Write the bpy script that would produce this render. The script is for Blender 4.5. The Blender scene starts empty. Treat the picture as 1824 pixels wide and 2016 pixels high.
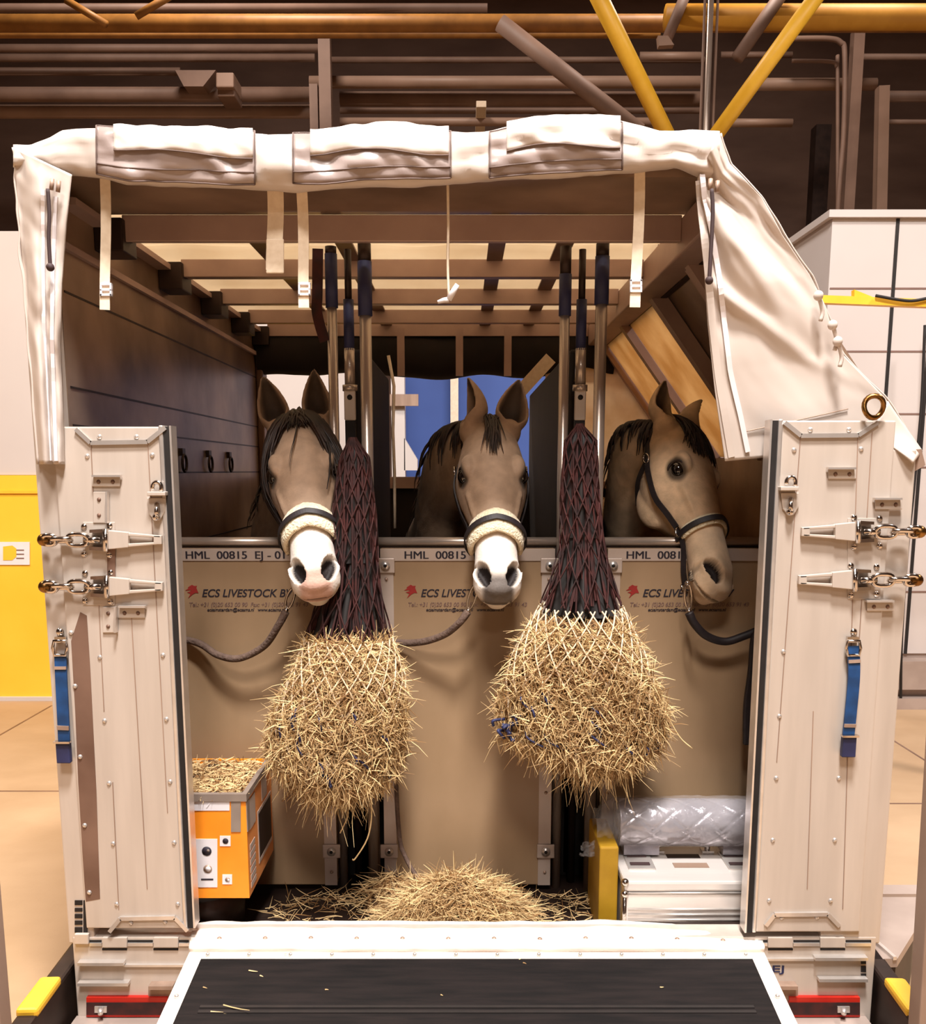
import bpy, math, random
import numpy as np
from mathutils import Vector, Matrix, noise

random.seed(7)
SC = bpy.context.scene
COL = SC.collection
R = math.radians

# ------------------------------------------------------------------ camera, world, lamps, exposure
F, CX, CY = 1827.0, 912.0, 1216.0            # focal length and principal point in photo pixels (1824 x 2016)
TH = R(9.0)
CAM = Vector((0.0, 0.0, 1.80))
cd = bpy.data.cameras.new('camera')
cam = bpy.data.objects.new('camera', cd)
COL.objects.link(cam)
cam.location = CAM
cam.rotation_euler = (R(90) - TH, 0, 0)
cd.sensor_fit = 'VERTICAL'
cd.sensor_height = 24.0
cd.sensor_width = 24.0 * 1824 / 2016
cd.lens = F / 2016 * 24.0
cd.shift_y = (CY - 1008.0) / 2016
cd.clip_start = 0.05
cd.clip_end = 200
SC.camera = cam

w = bpy.data.worlds.new('world')
SC.world = w
w.use_nodes = True
w.node_tree.nodes['Background'].inputs[0].default_value = (1.0, 0.80, 0.66, 1)
w.node_tree.nodes['Background'].inputs[1].default_value = 0.02

def lamp(name, loc, size, power, color=(1, .86, .74), rot=(0, 0, 0), spread=180):
    d = bpy.data.lights.new(name, 'AREA')
    d.shape = 'RECTANGLE'
    d.size, d.size_y = size
    d.energy = power
    d.color = color
    d.spread = R(spread)
    o = bpy.data.objects.new(name, d)
    o.location = loc
    o.rotation_euler = rot
    COL.objects.link(o)
    return o

# high bay lamps of the hall, and unseen lamps added as fill
lamp('bay_or_fill_lamp', (0.25, 0.35, 7.6), (0.9, 0.9), 1450, (1, .97, .94))
lamp('bay_or_fill_lamp', (-0.4, -2.3, 7.6), (1.4, 1.4), 760, (1, .93, .87))  # unseen fill lamp, added to reach the horses' faces
lamp('bay_or_fill_lamp', (0.5, -9.0, 7.6), (1.6, 1.6), 380, (1, .92, .84))  # weak unseen lamp added to fill the depth of the stall
lamp('bay_or_fill_lamp', (-5.2, 3.5, 7.6), (1.0, 1.0), 700, (1, .82, .66))
lamp('bay_or_fill_lamp', (5.6, 3.0, 7.6), (1.0, 1.0), 800, (1, .90, .84))
lamp('bay_or_fill_lamp', (-3.0, 11.0, 10.6), (1.6, 1.6), 700, (1, .86, .76))  # unseen, added to brighten the upper hall
lamp('bay_or_fill_lamp', (4.0, 11.5, 10.6), (1.6, 1.6), 500, (1, .86, .76))  # its partner, likewise added for the roof steel and pipes

SC.view_settings.view_transform = 'Standard'
SC.view_settings.look = 'None'
SC.view_settings.gamma = 1
SC.view_settings.use_curve_mapping = False
SC.view_settings.exposure = -0.48
SC.cycles.use_denoising = True
SC.cycles.max_bounces = 8
SC.cycles.caustics_reflective = False
SC.cycles.caustics_refractive = False

# ------------------------------------------------------------------ pixel <-> place
RX, FW, UP = Vector((1, 0, 0)), Vector((0, math.cos(TH), -math.sin(TH))), Vector((0, math.sin(TH), math.cos(TH)))

def ray(px, py):
    return FW + RX * ((px - CX) / F) - UP * ((py - CY) / F)

def P(px, py, Y):
    """the point at distance Y whose picture is (px, py)"""
    d = ray(px, py)
    return CAM + d * (Y / d.y)

def G(px, py, z):
    """the point at height z whose picture is (px, py)"""
    d = ray(px, py)
    return CAM + d * ((z - CAM.z) / d.z)

def lerp(a, b, t):
    return a + (b - a) * t

def catmull(pts, n):
    pts = [Vector(p) for p in pts]
    if len(pts) < 3:
        return [pts[0].lerp(pts[-1], i / n) for i in range(n + 1)]
    out = []
    m = len(pts) - 1
    for i in range(n + 1):
        x = i / n * m
        k = min(int(x), m - 1)
        t = x - k
        p1, p2 = pts[k], pts[k + 1]
        p0 = pts[k - 1] if k > 0 else p1 * 2 - p2
        p3 = pts[k + 2] if k + 2 <= m else p2 * 2 - p1
        out.append(0.5 * ((2 * p1) + (p2 - p0) * t + (2 * p0 - 5 * p1 + 4 * p2 - p3) * t * t + (3 * p1 - p0 - 3 * p2 + p3) * t * t * t))
    return out

# ------------------------------------------------------------------ mesh builder
class MB:
    def __init__(s):
        s.v, s.f, s.mi, s.sm = [], [], [], []
        s.cur = 0

    def add(s, vs, fs, smooth=False):
        b = len(s.v)
        s.v.extend([tuple(p) for p in vs])
        for f in fs:
            s.f.append(tuple(i + b for i in f))
            s.mi.append(s.cur)
            s.sm.append(smooth)
        return s

    def m(s, i):
        s.cur = i
        return s

    def box(s, lo, hi):
        x0, y0, z0 = lo
        x1, y1, z1 = hi
        vs = [(x0, y0, z0), (x1, y0, z0), (x1, y1, z0), (x0, y1, z0), (x0, y0, z1), (x1, y0, z1), (x1, y1, z1), (x0, y1, z1)]
        return s.add(vs, [(0, 3, 2, 1), (4, 5, 6, 7), (0, 1, 5, 4), (1, 2, 6, 5), (2, 3, 7, 6), (3, 0, 4, 7)])

    def obox(s, c, ax, ay, az):
        """box by centre and three half-axes"""
        c, ax, ay, az = Vector(c), Vector(ax), Vector(ay), Vector(az)
        vs = []
        for k in (-1, 1):
            for (i, j) in ((-1, -1), (1, -1), (1, 1), (-1, 1)):
                vs.append(c + ax * i + ay * j + az * k)
        return s.add(vs, [(0, 3, 2, 1), (4, 5, 6, 7), (0, 1, 5, 4), (1, 2, 6, 5), (2, 3, 7, 6), (3, 0, 4, 7)])

    def bar(s, a, b, wd, ht, upv=(0, 0, 1)):
        a, b = Vector(a), Vector(b)
        t = (b - a)
        L = t.length
        t.normalize()
        u = Vector(upv)
        u = (u - t * u.dot(t)).normalized()
        sd = t.cross(u)
        return s.obox((a + b) / 2, t * (L / 2), sd * (wd / 2), u * (ht / 2))

    def prism(s, pts, d):
        """closed polygon of 3-D points pushed along vector d"""
        pts = [Vector(p) for p in pts]
        d = Vector(d)
        n = len(pts)
        vs = pts + [p + d for p in pts]
        fs = [tuple(range(n))[::-1], tuple(range(n, 2 * n))]
        fs += [(i, (i + 1) % n, n + (i + 1) % n, n + i) for i in range(n)]
        return s.add(vs, fs)

    def px(s, poly, Y, depth):
        """polygon seen at these photo pixels on the plane y = Y, depth metres thick (away from the camera)"""
        return s.prism([P(x, y, Y) for x, y in poly], (0, depth, 0))

    def pxr(s, x0, y0, x1, y1, Y, depth):
        return s.px([(x0, y0), (x1, y0), (x1, y1), (x0, y1)], Y, depth)

    def tube(s, path, r, n=8, cap=True, flat=None, smooth=True):
        path = [Vector(p) for p in path]
        m = len(path)
        rs = r if isinstance(r, (list, tuple)) else [r] * m
        vs, fs = [], []
        t0 = (path[1] - path[0]).normalized()
        u = Vector((0, 0, 1)) if abs(t0.z) < .9 else Vector((1, 0, 0))
        for i in range(m):
            t = (path[min(i + 1, m - 1)] - path[max(i - 1, 0)])
            if t.length < 1e-9:
                t = t0
            t = t.normalized()
            u = (u - t * u.dot(t))
            if u.length < 1e-6:
                u = t.orthogonal()
            u.normalize()
            v = t.cross(u)
            for k in range(n):
                a = 2 * math.pi * k / n
                vs.append(path[i] + u * (math.cos(a) * rs[i]) + v * (math.sin(a) * rs[i]))
        for i in range(m - 1):
            for k in range(n):
                fs.append((i * n + k, i * n + (k + 1) % n, (i + 1) * n + (k + 1) % n, (i + 1) * n + k))
        if cap:
            fs.append(tuple(range(n))[::-1])
            fs.append(tuple((m - 1) * n + k for k in range(n)))
        return s.add(vs, fs, smooth)

    def ring(s, path, r, n=6):
        """closed tube"""
        path = [Vector(p) for p in path]
        m = len(path)
        nrm = Vector()
        c = sum(path, Vector()) / m
        for i in range(m):
            nrm += (path[i] - c).cross(path[(i + 1) % m] - c)
        nrm.normalize()
        vs, fs = [], []
        for i in range(m):
            t = (path[(i + 1) % m] - path[i - 1]).normalized()
            u = nrm - t * nrm.dot(t)
            u.normalize()
            v = t.cross(u)
            for k in range(n):
                a = 2 * math.pi * k / n
                vs.append(path[i] + u * (math.cos(a) * r) + v * (math.sin(a) * r))
        for i in range(m):
            j = (i + 1) % m
            for k in range(n):
                fs.append((i * n + k, i * n + (k + 1) % n, j * n + (k + 1) % n, j * n + k))
        return s.add(vs, fs, True)

    def strap(s, path, wd, th, wdir):
        """flat band along path; wdir: one vector or one per point, the band's width direction"""
        path = [Vector(p) for p in path]
        m = len(path)
        vs, fs = [], []
        for i in range(m):
            t = (path[min(i + 1, m - 1)] - path[max(i - 1, 0)]).normalized()
            wv = Vector(wdir[i] if isinstance(wdir, list) else wdir)
            wv = (wv - t * wv.dot(t)).normalized()
            nv = t.cross(wv)
            ww = wd[i] if isinstance(wd, list) else wd
            for a, b in ((-1, -1), (1, -1), (1, 1), (-1, 1)):
                vs.append(path[i] + wv * (a * ww / 2) + nv * (b * th / 2))
        for i in range(m - 1):
            for k in range(4):
                fs.append((i * 4 + k, i * 4 + (k + 1) % 4, (i + 1) * 4 + (k + 1) % 4, (i + 1) * 4 + k))
        fs.append((3, 2, 1, 0))
        fs.append(tuple((m - 1) * 4 + k for k in range(4)))
        return s.add(vs, fs)

    def grid(s, fn, nu, nv, smooth=True, wrap=False):
        vs = [fn(i / nu, j / nv) for i in range(nu + 1) for j in range(nv + (0 if wrap else 1))]
        w_ = nv if wrap else nv + 1
        fs = []
        for i in range(nu):
            for j in range(nv):
                k = (j + 1) % w_
                fs.append((i * w_ + j, (i + 1) * w_ + j, (i + 1) * w_ + k, i * w_ + k))
        return s.add(vs, fs, smooth)

    def loft(s, rings, cap=True):
        """rings: lists of points, all the same length, closed"""
        n = len(rings[0])
        vs = [p for r_ in rings for p in r_]
        fs = []
        for i in range(len(rings) - 1):
            for k in range(n):
                fs.append((i * n + k, i * n + (k + 1) % n, (i + 1) * n + (k + 1) % n, (i + 1) * n + k))
        if cap:
            fs.append(tuple(range(n))[::-1])
            fs.append(tuple((len(rings) - 1) * n + k for k in range(n)))
        return s.add(vs, fs, True)

    def ball(s, c, ax, ay, az, nu=10, nv=14):
        c, ax, ay, az = Vector(c), Vector(ax), Vector(ay), Vector(az)
        vs = [c - az]
        for i in range(1, nu):
            p = -math.pi / 2 + math.pi * i / nu
            for k in range(nv):
                a = 2 * math.pi * k / nv
                vs.append(c + az * math.sin(p) + (ax * math.cos(a) + ay * math.sin(a)) * math.cos(p))
        vs.append(c + az)
        fs = [(0, 1 + (k + 1) % nv, 1 + k) for k in range(nv)]
        for i in range(nu - 2):
            for k in range(nv):
                a, b = 1 + i * nv, 1 + (i + 1) * nv
                fs.append((a + k, a + (k + 1) % nv, b + (k + 1) % nv, b + k))
        e = len(vs) - 1
        b = 1 + (nu - 2) * nv
        fs += [(b + k, b + (k + 1) % nv, e) for k in range(nv)]
        return s.add(vs, fs, True)

    def sball(s, c, r, nu=8, nv=10):
        return s.ball(c, (r, 0, 0), (0, r, 0), (0, 0, r), nu, nv)

    def cyl(s, a, b, r, n=16):
        return s.tube([a, b], r, n, True)

    def rivet(s, px_, py_, Y, r=.0075):
        return s.ball(P(px_, py_, Y), (r, 0, 0), (0, -r * .7, 0), (0, 0, r), 6, 8)

    def mesh(s, name, mats):
        me = bpy.data.meshes.new(name)
        me.from_pydata(s.v, [], s.f)
        for mt in mats:
            me.materials.append(mt)
        me.polygons.foreach_set('material_index', s.mi)
        me.polygons.foreach_set('use_smooth', s.sm)
        me.update()
        return me

ORG = {}

def link(name, data, parent=None):
    o = bpy.data.objects.new(name, data)
    COL.objects.link(o)
    if parent is not None:
        o.parent = parent
        ORG[o.name] = ORG[parent.name]
    else:
        ORG[o.name] = Vector((0, 0, 0))
    return o

def build(mb, name, mats, parent=None, bevel=0, solid=0, org=None, sub=0):
    """one mesh object; its coordinates are taken relative to its thing's origin"""
    if not isinstance(mats, (list, tuple)):
        mats = [mats]
    og = ORG[parent.name] if parent is not None else (Vector(org) if org is not None else None)
    if og is None:
        a = np.array(mb.v)
        lo, hi = a.min(0), a.max(0)
        og = Vector(((lo[0] + hi[0]) / 2, (lo[1] + hi[1]) / 2, lo[2]))
    if og.length > 0:
        mb.v = [(x - og.x, y - og.y, z - og.z) for x, y, z in mb.v]
    o = link(name, mb.mesh(name, mats), parent)
    if parent is None:
        o.location = og
        ORG[o.name] = og
    if solid:
        md = o.modifiers.new('solid', 'SOLIDIFY')
        md.thickness = solid
        md.offset = 0
    if sub:
        md = o.modifiers.new('sub', 'SUBSURF')
        md.levels = md.render_levels = sub
    if bevel:
        md = o.modifiers.new('bevel', 'BEVEL')
        md.width = bevel
        md.segments = 2
        md.limit_method = 'ANGLE'
        md.angle_limit = R(40)
    return o

def each(name, mbs, m_, parent, **k):
    for q in mbs:
        build(q, name, m_, parent, **k)

def tag(o, label, cat, group=None, kind=None):
    o['label'] = label
    o['category'] = cat
    if group:
        o['group'] = group
    if kind:
        o['kind'] = kind
    return o

def thing(name, loc, label, cat, group=None):
    o = link(name, None)
    o.location = loc
    ORG[o.name] = Vector(loc)
    o.empty_display_size = .1
    return tag(o, label, cat, group)

def struct(o):
    o['kind'] = 'structure'
    return o

# ------------------------------------------------------------------ materials
def C(r, g, b):
    f = lambda c: c / 12.92 if c <= .04045 else ((c + .055) / 1.055) ** 2.4
    return (f(r / 255), f(g / 255), f(b / 255), 1)

def mat(name, c1, c2=None, rough=.6, metal=0.0, scale=6.0, stretch=(1, 1, 1), bump=0.0, bscale=None, detail=4, contrast=(.35, .65),
        transl=0.0, island=0.0, attr=False, spec=.5, coat=0.0, sheen=0.0):
    m = bpy.data.materials.new(name)
    m.use_nodes = True
    nt = m.node_tree
    N, L = nt.nodes, nt.links
    b = N['Principled BSDF']
    b.inputs['Roughness'].default_value = rough
    b.inputs['Metallic'].default_value = metal
    b.inputs['Specular IOR Level'].default_value = spec
    b.inputs['Coat Weight'].default_value = coat
    b.inputs['Sheen Weight'].default_value = sheen
    tc = N.new('ShaderNodeTexCoord')
    mp = N.new('ShaderNodeMapping')
    mp.inputs['Scale'].default_value = stretch
    L.new(tc.outputs['Object'], mp.inputs['Vector'])
    nz = N.new('ShaderNodeTexNoise')
    nz.inputs['Scale'].default_value = scale
    nz.inputs['Detail'].default_value = detail
    L.new(mp.outputs['Vector'], nz.inputs['Vector'])
    rp = N.new('ShaderNodeValToRGB')
    rp.color_ramp.elements[0].position, rp.color_ramp.elements[1].position = contrast
    rp.color_ramp.elements[0].color = c1
    rp.color_ramp.elements[1].color = c2 or c1
    if island:
        geo = N.new('ShaderNodeNewGeometry')
        mx = N.new('ShaderNodeMath')
        mx.operation = 'ADD'
        m2 = N.new('ShaderNodeMath')
        m2.operation = 'MULTIPLY_ADD'
        m2.inputs[1].default_value = island
        m2.inputs[2].default_value = -island / 2
        L.new(geo.outputs['Random Per Island'], m2.inputs[0])
        L.new(nz.outputs['Fac'], mx.inputs[0])
        L.new(m2.outputs[0], mx.inputs[1])
        L.new(mx.outputs[0], rp.inputs['Fac'])
    else:
        L.new(nz.outputs['Fac'], rp.inputs['Fac'])
    out = rp.outputs['Color']
    if attr:
        at = N.new('ShaderNodeAttribute')
        at.attribute_name = 'coat'
        mu = N.new('ShaderNodeMix')
        mu.data_type = 'RGBA'
        mu.blend_type = 'MULTIPLY'
        mu.inputs[0].default_value = 1
        L.new(at.outputs['Color'], mu.inputs[6])
        L.new(out, mu.inputs[7])
        out = mu.outputs[2]
    L.new(out, b.inputs['Base Color'])
    if bump:
        bz = N.new('ShaderNodeTexNoise')
        bz.inputs['Scale'].default_value = bscale or scale
        bz.inputs['Detail'].default_value = 3
        L.new(mp.outputs['Vector'], bz.inputs['Vector'])
        bp = N.new('ShaderNodeBump')
        bp.inputs['Strength'].default_value = bump
        bp.inputs['Distance'].default_value = .01
        L.new(bz.outputs['Fac'], bp.inputs['Height'])
        L.new(bp.outputs['Normal'], b.inputs['Normal'])
    if transl:
        tr = N.new('ShaderNodeBsdfTranslucent')
        L.new(out, tr.inputs['Color'])
        ms = N.new('ShaderNodeMixShader')
        ms.inputs[0].default_value = transl
        L.new(b.outputs[0], ms.inputs[1])
        L.new(tr.outputs[0], ms.inputs[2])
        L.new(ms.outputs[0], N['Material Output'].inputs['Surface'])
    return m

def film(name, color, alpha, rough=.15):
    """thin clear plastic film"""
    m = mat(name, color, color, rough=rough, bump=.5, bscale=30)
    nt = m.node_tree
    tr = nt.nodes.new('ShaderNodeBsdfTransparent')
    ms = nt.nodes.new('ShaderNodeMixShader')
    ms.inputs[0].default_value = alpha
    nt.links.new(tr.outputs[0], ms.inputs[1])
    nt.links.new(nt.nodes['Principled BSDF'].outputs[0], ms.inputs[2])
    nt.links.new(ms.outputs[0], nt.nodes['Material Output'].inputs['Surface'])
    return m

M = dict(
    concrete=mat('concrete', C(166, 136, 104), C(182, 152, 120), rough=.55, scale=1.4, stretch=(1, 1.4, 1), detail=8, bump=.08, bscale=40),
    hallwall=mat('hall_wall', C(92, 70, 60), C(112, 88, 76), rough=.8, scale=.6, stretch=(1, 1, 3)),
    white_panel=mat('white_panel', C(198, 188, 184), C(206, 197, 193), rough=.5, scale=.8),
    yellow_panel=mat('yellow_panel', C(242, 188, 48), C(246, 196, 58), rough=.5, scale=2, bump=.05, bscale=60),
    yellow_paint=mat('yellow_paint', C(150, 102, 46), C(174, 120, 56), rough=.5, scale=5),
    yellow_bright=mat('yellow_bright', C(236, 180, 48), C(244, 190, 58), rough=.45, scale=8),
    yellow_beam=mat('yellow_beam', C(204, 144, 44), C(216, 156, 52), rough=.5, scale=5),
    brown_pipe=mat('brown_pipe', C(122, 96, 82), C(144, 116, 100), rough=.6, scale=1.5),
    pale_pipe=mat('pale_pipe', C(150, 122, 104), C(166, 136, 118), rough=.5, scale=1.5),
    alu=mat('aluminium_sheet', C(200, 186, 174), C(210, 196, 184), rough=.42, metal=.25, scale=3, stretch=(7, 7, .7), detail=6, bump=.06, bscale=3),
    alu_dull=mat('dull_aluminium', C(150, 124, 108), C(176, 148, 130), rough=.5, metal=.3, scale=3, stretch=(5, 5, .8), detail=6),
    alu_scratch=mat('scuffed_aluminium', C(112, 84, 70), C(138, 108, 92), rough=.5, metal=.3, scale=4),
    bright=mat('bright_metal', C(216, 208, 202), C(228, 220, 214), rough=.3, metal=.7, scale=20),
    chrome=mat('chrome', C(200, 190, 182), C(214, 204, 196), rough=.16, metal=1.0, scale=30),
    gold=mat('brass', C(120, 82, 44), C(150, 110, 60), rough=.3, metal=1.0, scale=30),
    steel=mat('steel_tube', C(176, 160, 148), C(200, 184, 172), rough=.3, metal=.6, scale=4, stretch=(1, 1, .3)),
    darkmetal=mat('dark_metal', C(44, 32, 28), C(60, 44, 38), rough=.5, metal=.5, scale=8),
    inner=mat('interior_sheet', C(104, 82, 68), C(170, 142, 120), rough=.36, metal=.35, scale=2.2, stretch=(1, 1, 1), detail=5, bump=.25, bscale=4),
    inner_beam=mat('interior_beam', C(172, 144, 134), C(188, 160, 148), rough=.5, metal=.2, scale=5),
    foil=mat('insulation_foil', C(214, 178, 128), C(236, 208, 166), rough=.4, metal=.0, scale=5, bump=1.0, bscale=9, transl=.6),
    insul=mat('insulation_blanket', C(222, 206, 182), C(230, 216, 194), rough=.7, scale=4, bump=.6, bscale=7, transl=.6),
    cream=mat('cream_board', C(152, 124, 94), C(162, 133, 103), rough=.45, scale=3, stretch=(2, 2, 1), detail=5),
    strip=mat('board_edge_strip', C(186, 168, 156), C(196, 178, 166), rough=.45, metal=.2, scale=6),
    black=mat('black', C(20, 14, 12), C(28, 20, 18), rough=.7, scale=20),
    blackboard=mat('black_board', C(24, 17, 15), C(34, 25, 22), rough=.85, scale=6),
    rubber=mat('ribbed_rubber', C(14, 10, 10), C(28, 21, 20), rough=.9, spec=.25, scale=5, stretch=(1, 9, 1), detail=8, bump=.3, bscale=14),
    tarp=mat('white_tarpaulin', C(204, 190, 180), C(212, 198, 188), rough=.45, scale=3, bump=.05, bscale=12, transl=.1),
    window_film=mat('cloudy_window_film', C(138, 121, 115), C(170, 153, 147), rough=.3, scale=6, stretch=(.6, 1, 2), bump=.08, bscale=9),
    seam=mat('seam', C(96, 78, 72), C(110, 90, 82), rough=.7),
    webbing=mat('cream_webbing', C(226, 206, 180), C(236, 218, 194), rough=.8, scale=60),
    zip=mat('zip_cord', C(52, 34, 34), C(60, 40, 40), rough=.7),
    navy=mat('navy', C(34, 36, 70), C(44, 48, 90), rough=.6, scale=15),
    blue=mat('blue_strap', C(12, 54, 98), C(20, 72, 128), rough=.6, scale=20),
    bluepanel=mat('blue_panel', C(52, 78, 146), C(58, 86, 156), rough=.6, scale=2),
    hay=mat('hay', C(140, 100, 56), C(240, 208, 152), rough=.7, scale=5, island=1.0, contrast=(.1, .85)),
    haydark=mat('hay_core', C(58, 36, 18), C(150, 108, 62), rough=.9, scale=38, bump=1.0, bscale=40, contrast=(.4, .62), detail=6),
    cord=mat('cream_cord', C(226, 200, 166), C(236, 212, 180), rough=.8),
    maroon=mat('maroon_cord', C(36, 10, 8), C(66, 20, 15), rough=.8, scale=20),
    orange=mat('orange_carton', C(246, 140, 24), C(250, 150, 34), rough=.5, scale=9),
    orange_side=mat('orange_carton_side', C(220, 136, 70), C(228, 146, 80), rough=.55, scale=9),
    grey=mat('grey_tape', C(132, 116, 106), C(146, 130, 118), rough=.5, scale=10),
    label=mat('white_label', C(226, 218, 220), C(232, 226, 228), rough=.4, scale=10),
    ink=mat('dark_ink', C(30, 22, 34), C(36, 28, 40), rough=.7),
    fadedink=mat('faded_ink', C(120, 92, 84), C(128, 100, 90), rough=.7),
    redink=mat('red_ink', C(140, 26, 22), C(150, 34, 28), rough=.7),
    red=mat('red_paint', C(176, 26, 14), C(190, 38, 22), rough=.45, scale=8),
    case=mat('aluminium_case', C(222, 212, 206), C(230, 222, 216), rough=.3, metal=.35, scale=4, stretch=(.5, 4, 4)),
    roll=mat('silver_quilt', C(142, 136, 144), C(164, 158, 164), rough=.22, metal=.35, scale=8, bump=.6, bscale=16),
    mustard=mat('mustard_board', C(160, 118, 14), C(174, 132, 24), rough=.6, scale=12),
    fleece=mat('cream_fleece', C(232, 212, 176), C(242, 226, 194), rough=.95, scale=60, bump=.9, bscale=120, sheen=.3),
    halter=mat('dark_halter', C(26, 18, 20), C(36, 26, 28), rough=.6, scale=40),
    coat=mat('horse_coat', (.80, .80, .80, 1), (1, 1, 1, 1), rough=.62, scale=26, detail=6, attr=True, spec=.22, sheen=.06, bump=.15, bscale=140),
    hair=mat('horse_hair', C(30, 19, 14), C(52, 34, 25), rough=.55, scale=20, island=.8),
    eye=mat('eye', C(14, 8, 6), C(20, 12, 9), rough=.06, coat=1.0),
    leadgrey=mat('grey_lead_rope', C(88, 68, 58), C(104, 82, 70), rough=.85, scale=40, bump=.6, bscale=90),
    steelgrey=mat('grey_steel_plate', C(168, 150, 140), C(184, 166, 156), rough=.45, metal=.3, scale=5),
    postgrey=mat('brown_grey_post', C(140, 114, 98), C(152, 126, 110), rough=.5, scale=5),
    sill=mat('worn_white_sill', C(226, 212, 200), C(242, 232, 222), rough=.5, scale=5, stretch=(1, 6, 6), detail=6, bump=.15, bscale=10),
    film=film('clear_film', C(226, 220, 220), .16),
)

# ------------------------------------------------------------------ the hall
YW = 7.2                                      # the wall and the booth behind the stall
mb = MB().box((-14, -12, -.2), (14, 20, 0))
struct(build(mb, 'floor', M['concrete']))
mb = MB()
for x_, y_ in ((0, 5.05),):
    mb.box((-9, y_, 0), (-1.4, y_ + .015, .0015)).box((1.5, y_ - .2, 0), (9, y_ - .185, .0015))
mb.box((2.9, 3.0, 0), (2.915, 7, .0015)).box((-3.2, 3.0, 0), (-3.185, 7, .0015))
struct(build(mb, 'trim_1', M['alu_scratch']))
mb = MB().box((-14, 19, 0), (14, 19.3, 11))
struct(build(mb, 'wall_back', M['hallwall']))
mb = MB().box((-14.3, -12, 0), (-14, 19.3, 11))
struct(build(mb, 'wall_left', M['hallwall']))
mb = MB().box((14, -12, 0), (14.3, 19.3, 11))
struct(build(mb, 'wall_right', M['hallwall']))
mb = MB().box((-14, -12.3, 0), (14, -12, 11))
struct(build(mb, 'wall_front', M['hallwall']))
mb = MB().box((-14, -12, 11), (14, 19.3, 11.2))
struct(build(mb, 'ceiling', M['hallwall']))

# low white partition with the yellow lower half
zt = P(60, 455, YW).z
zm = P(60, 935, YW).z
part_root = thing('partition', (-4.0, YW + .1, 0), 'white partition wall with a bright yellow lower half at the left edge', 'partition')
build(MB().box((-9, YW, zm), (-.62, YW + .16, zt)), 'upper_panel', M['white_panel'], part_root)
build(MB().box((-9, YW - .02, 0.03), (-.62, YW + .16, zm - .002)), 'lower_panel', M['yellow_panel'], part_root)
build(MB().box((-9, YW - .035, zm - .14), (-.62, YW - .021, zm - .12)), 'rail', M['yellow_bright'], part_root)
build(MB().box((-9, YW - .05, 0), (-.62, YW + .16, .03)), 'kick_strip', M['white_panel'], part_root)
Yp = YW - .03
mb = MB().pxr(-4, 1067, 58, 1112, Yp, .008)
sg = build(mb, 'notice', M['label'])
tag(sg, 'small white notice with a yellow picture on the yellow lower wall', 'notice')
mb = MB().px([(6, 1076), (24, 1074), (32, 1080), (32, 1096), (24, 1103), (6, 1103)], Yp - .003, .002)
build(mb, 'picture', M['yellow_panel'], sg)
each('printed_line', [MB().pxr(32, y_, 47, y_ + 2, Yp - .003, .002) for y_ in (1082, 1090, 1098)], M['fadedink'], sg)

# blue panel, white post and ledge seen through the stall
YB = 7.9
mb = MB().box((-.52, YB, 0), (1.0, YB + .2, 2.9))
tag(build(mb, 'blue_partition_board', M['bluepanel'], org=(.6, YB, 0)), 'large flat blue board seen through the rear opening of the stall', 'board')
pr = thing('white_post', P(786, 930, 6.9) * 1, 'white post with a flared foot in front of the blue panel', 'post')
a, b_ = P(772, 930, 6.9), P(796, 700, 6.9)
build(MB().box((a.x, 6.9, 0), (b_.x, 7.02, 3.0)), 'shaft', M['white_panel'], pr)
build(MB().px([(796, 862), (822, 905), (822, 926), (796, 926)], 6.9, .12), 'gusset', M['white_panel'], pr)
build(MB().pxr(768, 776, 824, 799, 6.86, .03), 'tab', M['alu_dull'], pr)
pq = P(895, 760, 7.2)
mb = MB().box((pq.x - .03, 7.2, 0), (pq.x + .03, 7.25, 3.2))
tag(build(mb, 'pale_pole', M['webbing']), 'thin pale pole in front of the blue panel', 'pole')

# white panelled booth at the right
bx = P(1640, 430, 7.0).x
bz = P(1640, 430, 7.0).z
booth = thing('booth', (bx + 1.5, 8.5, 0), 'large white panelled booth with dark upright joints on a grey plinth', 'booth')
zb = P(1790, 1287, 7.0).z
build(MB().box((bx, 7.0, zb), (bx + 4.0, 9.7, bz)), 'body', M['white_panel'], booth, bevel=.004)
build(MB().box((bx - .04, 6.96, bz), (bx + 4.05, 9.74, bz + .05)), 'top_rim', M['white_panel'], booth)
mb = MB()
xj = P(1757, 600, 7.0).x
xk = P(1822, 700, 7.0).x + .02
each('joint', [MB().box((q_ - .012, 6.994, zb), (q_ + .012, 7.0, bz)) for q_ in (xj, xk)], M['black'], booth)
for y_ in (568, 692, 815, 920, 1045, 1165):
    z_ = P(1800, y_, 7.0).z
    build(MB().box((bx + .01, 6.996, z_ - .006), (bx + 4, 7.0, z_ + .006)), 'seam', M['fadedink'], booth)
z1, z2, z3 = P(1790, 1297, 7.0).z, P(1790, 1352, 7.0).z, P(1790, 1368, 7.0).z
build(MB().box((bx - .6, 6.9, z2), (bx + 4, 9.6, z1)).box((bx - .6, 7.02, z1), (bx + 4, 9.55, zb)).box((bx - .6, 6.98, z3), (bx + 4, 9.55, z2)).box((bx - .6, 6.88, 0), (bx + 4, 9.6, z3)), 'plinth', M['steelgrey'], booth)
ya = thing('barrier_arm', P(1720, 590, 5.2), 'yellow barrier arm with a wedge in front of the white booth', 'barrier arm')
mb = MB().bar(P(1560, 588, 5.2), P(2030, 606, 5.2), .05, .04)
build(mb, 'arm', M['yellow_bright'], ya)
build(MB().px([(1683, 570), (1728, 588), (1683, 588)], 5.18, .04), 'wedge', M['yellow_bright'], ya)
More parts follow.
